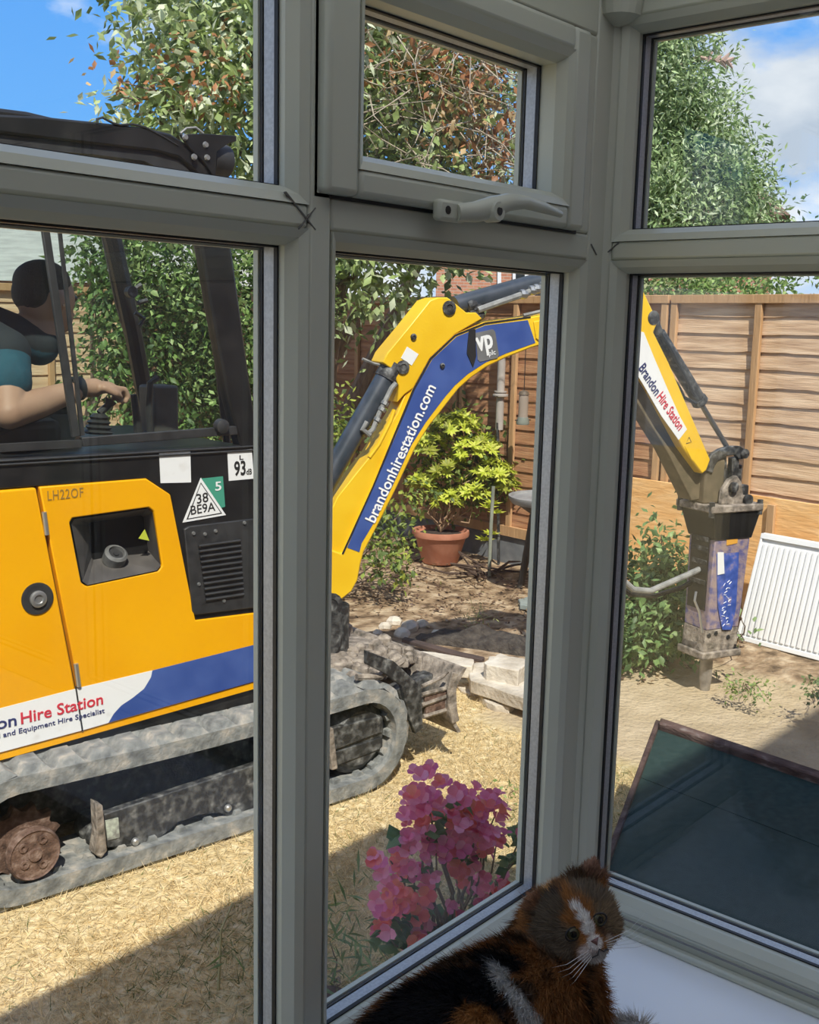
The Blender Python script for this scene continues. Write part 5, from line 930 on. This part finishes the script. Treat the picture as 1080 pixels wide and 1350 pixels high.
MB().tube([(10.2, 7, 0), (10.1, 6.8, 2), dist_pt(880, 200, 11.5)], [.16, .12, .05], 10).build('trunk', BARK, tt, smooth=True); branches(tt, (10.1, 6.8, 2), [A3(*e[:3]) for e in el5], .05)
p = dist_pt(930, 78, 11.3); tw = MB(); tw.tube([dist_pt(890, 90, 11.5), dist_pt(925, 76, 11.3), dist_pt(965, 85, 11.3)], [.03, .02, .01], 5)
for (u, v) in ((940, 68), (952, 72), (962, 70), (968, 76), (966, 90), (958, 90)): tw.tube([dist_pt(u-8, 80, 11.3), dist_pt(u, v, 11.3)], [.03, .008], 5)
tw.build('flower_spikes', mat('faded_pink_spike', (.4, .26, .22), (.5, .36, .3), rough=.9), tt, label='faded pinkish flower spikes')

# ------------------------------------------------------------------ houses
def house(name, lab, P, ax, L, Dp, eave, ridge, wall_m, roof_m):
    ax = _n(A3(*ax)); pr = A3(-ax[1], ax[0], 0); e = empty(name, P, lab, 'house'); P = A3(*P)
    MB().box(P, ax*L, pr*Dp, (0, 0, eave)).build('walls', wall_m, e)
    V = [P-ax*.3-pr*.3+EZ*eave, P+ax*(L+.3)-pr*.3+EZ*eave, P+ax*(L+.3)+pr*(Dp+.3)+EZ*eave, P-ax*.3+pr*(Dp+.3)+EZ*eave, P-ax*.3+pr*Dp/2+EZ*ridge, P+ax*(L+.3)+pr*Dp/2+EZ*ridge]
    MB().add(V, [(0, 1, 5, 4), (2, 3, 4, 5), (1, 2, 5), (3, 0, 4), (0, 3, 2, 1)]).build('roof', roof_m, e); return e, P, ax, pr
def brickmat():
    m = bpy.data.materials.new('far_brickwork'); m.use_nodes = True; t = m.node_tree; b = t.nodes['Principled BSDF']; b.inputs['Roughness'].default_value = .9
    g = nd(t, 'ShaderNodeNewGeometry'); s = nd(t, 'ShaderNodeSeparateXYZ'); t.links.new(g.outputs['Position'], s.inputs[0]); ad = nd(t, 'ShaderNodeMath', operation='SUBTRACT'); t.links.new(s.outputs[0], ad.inputs[0]); t.links.new(s.outputs[1], ad.inputs[1]); c = nd(t, 'ShaderNodeCombineXYZ'); t.links.new(ad.outputs[0], c.inputs[0]); t.links.new(s.outputs[2], c.inputs[1])
    k = nd(t, 'ShaderNodeTexBrick', i_Scale=1.0); k.inputs['Brick Width'].default_value = .23; k.inputs['Row Height'].default_value = .075; k.inputs['Mortar Size'].default_value = .008; k.inputs['Color1'].default_value = (.55, .24, .13, 1); k.inputs['Color2'].default_value = (.42, .17, .10, 1); k.inputs['Mortar'].default_value = (.45, .36, .28, 1)
    t.links.new(c.outputs[0], k.inputs[0]); t.links.new(k.outputs[0], b.inputs[0]); return m
BRK = brickmat(); TILE = mat('brown_roof_tiles', (.22, .14, .10), (.32, .22, .16), rough=.9, scale=3, bump=.4, stretch=(1, 1, 10)); TILEG = mat('pale_grey_roof_tiles', (.34, .32, .28), (.46, .44, .38), rough=.9, scale=3, bump=.5, stretch=(1, 1, 12))
WHP = mat('white_paint', (.75, .75, .73), rough=.5); DGL = mat('dark_window_glass', (.03, .035, .04), rough=.1)
p1 = onz(585, 500, 0)*0+dist_pt(575, 372, 28.); p1[2] = 0; p2 = dist_pt(800, 372, 28.); p2[2] = 0
h1, P, ax, pr = house('brick_house', 'brick house seen over the fence between lilac and boom', p1, p2-p1, 4.3, 7, 4.2, 4.9, BRK, TILE)
def onh(u, v): return onpl(u, v, P-pr*.02, pr)
for (u, w_) in ((656, 5), (676, 4)):
    MB().prism([onh(u, 430), onh(u+w_, 430), onh(u+w_, 320), onh(u, 320)], -pr*.06).build('white_post', WHP, h1, label='white upright downpipe')
wn = MB().prism([onh(680, 400), onh(692, 400), onh(692, 330), onh(680, 330)], -pr*.03).build('window', DGL, h1); MB().prism([onh(692, 400), onh(697, 400), onh(697, 330), onh(692, 330)], -pr*.05).build('window_frame', WHP, wn)
q = dist_pt(1045, 300, 24.); q[2] = 0
ha = RC@A3(1, 0, 0); ha[2] = 0
a0 = dist_pt(985, 300, 26.); a0[2] = 0; a0 = dist_pt(1022, 300, 26.); a0[2] = 0; vw = _n(a0*A3(1, 1, 0)); h2, P2, ax2, pr2 = house('far_house', 'distant house gable peeping out right of the tall tree', a0, vw, 7, 3.2, 4.2, 5.9, BRK, TILE)
b0 = dist_pt(-60, 400, 19.); b0[2] = 0; h3, P3, ax3, pr3 = house('grey_roofed_house', 'house with a broad pale grey tiled roof behind the operator', b0+_n(ha)*0, _n(ha), 5.2, 7, 2.2, 3.6, BRK, TILEG)
def onh3(u, v): return onpl(u, v, P3-pr3*.02, pr3)
f3 = MB().prism([onh3(2, 410), onh3(20, 410), onh3(20, 382), onh3(2, 382)], -pr3*.03).build('window', WHP, h3); MB().prism([onh3(4, 408), onh3(18, 408), onh3(18, 385), onh3(4, 385)], -pr3*.05).build('pane', DGL, f3)
c0 = dist_pt(-170, 350, 30.); c0[2] = 0; house('red_roofed_house', 'brick house with a red roof at the far left edge', c0, _n(ha), 3.6, 6, 3.2, 4.7, BRK, mat('red_roof_tiles', (.30, .12, .08), (.4, .18, .12), rough=.9))

# ------------------------------------------------------------------ radiator
RADM = mat('white_enamel', (.80, .80, .79), (.84, .84, .83), rough=.35); ra = onz(972, 842, 0); ra[2] = 0; rdir = -FD
rd = empty('radiator', ra, 'white ribbed panel radiator leaning on the fence', 'radiator'); lean = _n(A3(0, 0, .56)+FN*.17)
Rp = lambda a, b, c=0.: ra+rdir*a+lean*b-FN*c
RL, RH = .95, .60
MB().box(Rp(0, 0), rdir*RL, lean*RH, FN*.02).build('back_panel', RADM, rd, bev=.004)
for k in range(28):
    a = .025+k*.0325; MB().prism([Rp(a, .035), Rp(a+.022, .035), Rp(a+.022, .035)+lean*.51, Rp(a, .035)+lean*.51], -FN*.012).build('rib', RADM, rd, bev=.004)
MB().box(Rp(0, RH-.03), rdir*RL, lean*.03, -FN*.016).build('top_grille', RADM, rd, bev=.003); MB().box(Rp(0, .0), rdir*RL, lean*.025, -FN*.014).build('bottom_edge', RADM, rd, bev=.003); MB().box(Rp(0, .0), rdir*.012, lean*RH, -FN*.014).build('side_edge', RADM, rd, bev=.002)

# ------------------------------------------------------------------ broken concrete, trench
CON = mat('broken_concrete', (.42, .36, .28), (.58, .51, .41), rough=.95, scale=9, bump=.5, bscale=40, col3=(.70, .64, .54), lo=.3, hi=.7); DSO = mat('damp_soil_pit_shade', (.035, .028, .024), (.09, .075, .06), rough=1, scale=24, bump=.9, bscale=60)
def slab(lab, px, z0, th, tilt=0., name='concrete_slab', m=CON, cat_='slab', jag=.012):
    r = random.Random(lab); pts = []
    for i in range(len(px)):
        a, b = np.array(px[i]), np.array(px[(i+1) % len(px)])
        for q in (0, .33, .66): c = a+(b-a)*q; p = onz(c[0], c[1], z0+tilt*(c[0]-px[0][0])/100.); pts.append(p+A3(r.uniform(-jag, jag), r.uniform(-jag, jag), 0))
    return MB().prism(pts, (0, 0, -th)).build(name, m, None, bev=.004, label=lab, cat=cat_)
slab('largest broken concrete slab, right of the dozer blade', [(617, 878), (634, 872), (660, 876), (716, 878), (722, 900), (722, 928), (690, 920), (622, 898)], .10, .06, .0)
slab('pale concrete lump standing at the far edge of the largest slab', [(640, 876), (644, 866), (660, 862), (690, 868), (698, 876), (680, 884)], .17, .12)
slab('long pale slab strip beside the blade top', [(543, 856), (628, 869), (626, 878), (598, 876), (548, 863)], .13, .06)
slab('small concrete chunk at the right end of the trench', [(697, 876), (706, 864), (716, 862), (718, 876)], .15, .08)
slab('flat slab fragment below the largest slab', [(632, 914), (660, 908), (676, 920), (674, 932), (650, 930)], .03, .05)
slab('thin lower slab edge under the largest slab, left side', [(600, 900), (640, 908), (690, 926), (720, 934), (720, 940), (660, 926), (610, 912)], .012, .04)
for k, (u, v, s_) in enumerate(((520, 822, .05), (540, 830, .06), (508, 828, .04), (556, 826, .045), (530, 838, .05), (575, 836, .03), (610, 893, .03), (642, 925, .04), (655, 934, .03), (498, 836, .03))):
    p = onz(u, v, 0); r = random.Random(k); mb = MB(); mb.lathe(p, [(s_*.9, -.01), (s_, s_*.3), (s_*.6, s_*.75), (s_*.2, s_*.85)], 6, _n(A3(r.uniform(-.3, .3), r.uniform(-.3, .3), 1)))
    mb.build('rubble', CON, None, bev=.003, label=['pale concrete rubble chunk in the heap behind the blade', 'small rubble chunk beside the large broken slab'][1 if k in (6, 7, 8) else 0], cat='rubble', group=['rubble heap behind the dozer blade', 'rubble beside the large slab'][1 if k in (6, 7, 8) else 0])
# trench: low mound of wet soil, the pit's shade put into its colour
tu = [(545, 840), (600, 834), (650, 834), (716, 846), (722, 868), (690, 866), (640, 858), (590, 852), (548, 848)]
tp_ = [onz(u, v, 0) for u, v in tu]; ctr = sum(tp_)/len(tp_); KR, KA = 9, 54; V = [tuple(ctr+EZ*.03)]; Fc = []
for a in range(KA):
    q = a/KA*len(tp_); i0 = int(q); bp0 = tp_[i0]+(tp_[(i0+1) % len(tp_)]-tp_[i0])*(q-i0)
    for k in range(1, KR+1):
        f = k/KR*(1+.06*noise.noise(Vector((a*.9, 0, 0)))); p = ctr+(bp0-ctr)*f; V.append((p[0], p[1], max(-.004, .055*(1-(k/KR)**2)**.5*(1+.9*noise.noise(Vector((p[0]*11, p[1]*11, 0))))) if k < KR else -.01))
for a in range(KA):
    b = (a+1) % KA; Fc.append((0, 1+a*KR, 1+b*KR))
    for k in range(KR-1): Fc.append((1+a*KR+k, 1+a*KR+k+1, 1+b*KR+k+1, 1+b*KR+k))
MB().add(V, Fc).build('excavated_soil', DSO, None, smooth=True, label='damp soil mound behind the broken slabs, darkened to paint the trench pit', cat='soil')
slab('dark timber lath lying across the dug soil', [(530, 842), (534, 839), (600, 857), (640, 866), (636, 869), (590, 860)], .05, .02, name='timber_lath', m=mat('dark_wet_wood', (.05, .035, .03), (.09, .06, .05), rough=.8), cat_='timber', jag=.003)
slab('grey perforated tray lying on the soil by the garden table', [(684, 790), (700, 785), (718, 786), (722, 795), (700, 799), (686, 797)], .03, .03, name='drain_tray', m=mat('grey_green_tray', (.25, .29, .27), (.33, .37, .35), rough=.7), cat_='tray', jag=.004)
# leaf litter
n = 2600; t0 = rng.random(n); lx = rng.uniform(4.5, 6.1, n); ly = rng.uniform(2.3, 6.5, n); Pl = np.stack([lx, ly, np.full(n, .015)], 1); Dl = rng.normal(size=(n, 3)); Dl[:, 2] *= .25; Ul = rng.normal(size=(n, 3))*.3; Ul[:, 2] += 1
V, Fc, cl = leaves(Pl, Dl, Ul, rng.uniform(.02, .05, n), rng.uniform(.012, .025, n), np.array([(.30, .2, .12), (.5, .38, .25), (.16, .1, .07)])[rng.integers(0, 3, n)]); colmesh('leaf_litter', V, Fc, cl, LEAF, None, kind='stuff', label='dry brown leaf litter on the soil under the fence', cat='leaves')

# ------------------------------------------------------------------ dark lid / hutch at bottom right
zl = .35; c0, c1, c2 = onz(868, 962, zl), onz(1110, 1045, zl), onz(812, 1118, zl); dl1 = c1-c0; dl2 = c2-c0
FELT = mat('dark_green_felt', (.020, .040, .036), (.032, .056, .050), spec=.15, rough=.9, scale=40, bump=.15, bscale=400); RIMW = mat('weathered_brown_rim', (.055, .028, .022), (.12, .07, .055), rough=.85, scale=14, bump=.4, col3=(.35, .3, .26), lo=.4, hi=.8, stretch=(1, 1, 3))
ht = empty('garden_box', (c0+c1)/2*A3(1, 1, 0), 'large low dark green felted lid with a weathered brown rim', 'garden box')
a_ = _n(dl1)*1.25; b_ = _n(dl2)*.42; MB().box(c0-EZ*.02, a_, b_, EZ*.02).build('top_board', FELT, ht); MB().box(c0+b_*1.012-EZ*.02, a_, _n(dl2)*.75, EZ*.02).build('top_board', FELT, ht)
fb = c0+b_*1.0; MB().box(fb-EZ*.021, a_, b_*.02, EZ*.015).build('seam', INK, ht)
MB().box(c0-_n(dl2)*.055-EZ*.07, a_, _n(dl2)*.055, EZ*.095).build('rim', RIMW, ht, bev=.006); MB().box(c0-_n(dl1)*.018-_n(dl2)*.05-EZ*.06, _n(dl1)*.018, _n(dl2)*1.25, EZ*.075).build('rim', RIMW, ht, bev=.004)
MB().box(c0+_n(dl1)*.02+_n(dl2)*.02-EZ*.35, _n(dl1)*1.2, _n(dl2)*1.1, EZ*.33).build('box_side', RIMW, ht)

# ------------------------------------------------------------------ bougainvillea
bg0 = A3(1.80, 1.28, 0); bo = empty('bougainvillea', bg0, 'potted bougainvillea with magenta-pink flowers just outside the window', 'potted plant')
pot(bo, bg0-A3(.13, -.02, 0)*1, .15, .27)
BY = lambda u, v, dy=0.: onpl(u, v, A3(0, 1.30+dy, 0), A3(0, 1, 0))
def bract_mesh(cols):
    V_, F_, C_ = [], [], []
    for j in range(3):
        az = j*2*math.pi/3; D = A3(math.cos(az)*.75, math.sin(az)*.75, .66); Sd = A3(-math.sin(az), math.cos(az), 0); k = len(V_); c = np.array(cols[j % len(cols)])
        pts = [(0, 0), (.35, .42), (.75, .36), (1, 0), (.75, -.36), (.35, -.42), (.5, 0)]
        for a, b in pts: V_.append(D*a*.034+Sd*b*.034+A3(0, 0, .006*abs(b)*2+.004*math.sin(a*5))); C_.append(c*(1-.15*a+.1*abs(b)))
        F_ += [(k+i, k+(i+1) % 6, k+6) for i in range(6)]
    return np.array(V_), np.array(F_), np.array(C_)
BRM = []
for cset in (((.90, .22, .38), (.82, .18, .33)), ((.95, .36, .52), (.88, .27, .42)), ((.90, .18, .18), (.92, .28, .20)), ((.78, .17, .38), (.92, .36, .55))):
    V, Fc, cl = bract_mesh(cset); o = colmesh('flower', V, Fc, cl, LEAF, bo); BRM.append(o.data); bpy.data.objects.remove(o)
clus = [((560, 1035), 30), ((590, 1050), 30), ((545, 1060), 22), ((555, 1075), 24), ((610, 1060), 22), ((640, 1050), 20), ((615, 1085), 30), ((640, 1095), 30), ((625, 1105), 26), ((655, 1110), 20), ((655, 1070), 18), ((692, 1092), 10), ((688, 1100), 8),
        ((515, 1135), 26), ((525, 1160), 28), ((555, 1115), 26), ((520, 1190), 28), ((550, 1190), 24), ((575, 1120), 22), ((545, 1140), 24), ((605, 1140), 22), ((625, 1160), 22), ((640, 1180), 14), ((515, 1205), 16), ((560, 1210), 14), ((505, 1225), 12), ((570, 1165), 12), ((545, 1235), 18), ((655, 1160), 14), ((600, 1200), 12)]
wts_ = np.array([r for _, r in clus], float)**1.5; wts_ /= wts_.sum(); cen = BY(590, 1140)
for k in range(295):
    (u, v), r = clus[rng.choice(len(clus), p=wts_)]; an = rng.uniform(0, 2*math.pi); rr = r*math.sqrt(rng.random())*.9; p = BY(u+rr*math.cos(an), v+rr*math.sin(an), rng.uniform(-.05, .06)); d = _n((p-cen)*1.5+(CAM-p)*.12+rng.normal(size=3)*.12+A3(0, 0, .08))
    mi = 2 if (v > 1185 and rng.random() < .5) or rng.random() < .14 else rng.choice([0, 1, 1, 3]); o = bpy.data.objects.new('flower', BRM[mi]); C.objects.link(o); parent_to(o, bo, p); e_ = Vector(d).to_track_quat('Z', 'Y').to_euler(); o.rotation_euler = e_; s_ = rng.uniform(.5, .9); o.scale = (s_,)*3
nl = 150; Lm = []
V, Fc, cl = leaves(np.zeros((1, 3)), A3(1, 0, .1)[None], A3(0, 0, 1)[None], A3(.042), A3(.03), A3(.07, .15, .045)[None]); o = colmesh('leaf', V, Fc, cl, LEAF, bo); Lm.append(o.data); bpy.data.objects.remove(o)
V, Fc, cl = leaves(np.zeros((1, 3)), A3(1, 0, .1)[None], A3(0, 0, 1)[None], A3(.040), A3(.026), A3(.13, .22, .07)[None]); o = colmesh('leaf', V, Fc, cl, LEAF, bo); Lm.append(o.data); bpy.data.objects.remove(o)
lsp = [((600, 1075), 22), ((585, 1085), 20), ((575, 1100), 22), ((530, 1110), 12), ((620, 1130), 25), ((660, 1130), 30), ((670, 1150), 25), ((640, 1200), 25), ((590, 1180), 30), ((560, 1225), 30), ((530, 1225), 22), ((510, 1235), 20), ((690, 1110), 10), ((680, 1095), 10), ((600, 1220), 25), ((550, 1160), 22)]
for k in range(nl):
    (u, v), r = lsp[rng.integers(0, len(lsp))]; p = BY(u+rng.uniform(-r, r), v+rng.uniform(-r, r)*.8, rng.uniform(-.03, .08)); o = bpy.data.objects.new('leaf', Lm[rng.integers(0, 2)]); C.objects.link(o); parent_to(o, bo, p); o.rotation_euler = (rng.uniform(-.8, .8), rng.uniform(-.3, .9), rng.uniform(0, 6.3)); s_ = rng.uniform(.8, 1.3); o.scale = (s_,)*3
branches(bo, bg0+A3(-.13, .02, .24), [BY(u, v, .02) for (u, v), r in clus], .006, 'stem', mat('green_brown_stem', (.12, .10, .05), (.2, .15, .08), rough=.8), wob=.12)

# ------------------------------------------------------------------ odds and ends by the window
sk = onz(288, 1305, 0); MB().tube([sk, sk+A3(.01, .0, .16), onpl(307, 1190, A3(0, sk[1], 0), A3(0, 1, 0))], [.004, .003, .0025], 5).build('dry_stem', mat('straw_stem', (.5, .42, .2), rough=.8), None, label='single tall dry straw stem standing in the lawn shade', cat='stem')
bx = onz(428, 1335, 0)
bush('clump_of_grass', 'green grass clump growing by the window beside the mullion', onz(440, 1290, 0), [(435, 1240, 2.9, .06), (450, 1275, 2.85, .07), (440, 1300, 2.8, .06)], 220, .06, [(.14, .22, .08), (.2, .28, .1)], 'grass', .003, 6, asp=.12)
mb = MB(); q = [onz(u, v, .05) for u, v in ((405, 1300), (440, 1299), (460, 1306), (440, 1325), (405, 1345))]; mb.prism(q, (0, 0, -.05)); mb.build('soil_edging', mat('dark_edging', (.05, .03, .025), (.1, .06, .05), rough=.9, scale=20), None, label='dark brown edging piece on the ground below the mullion', cat='edging')
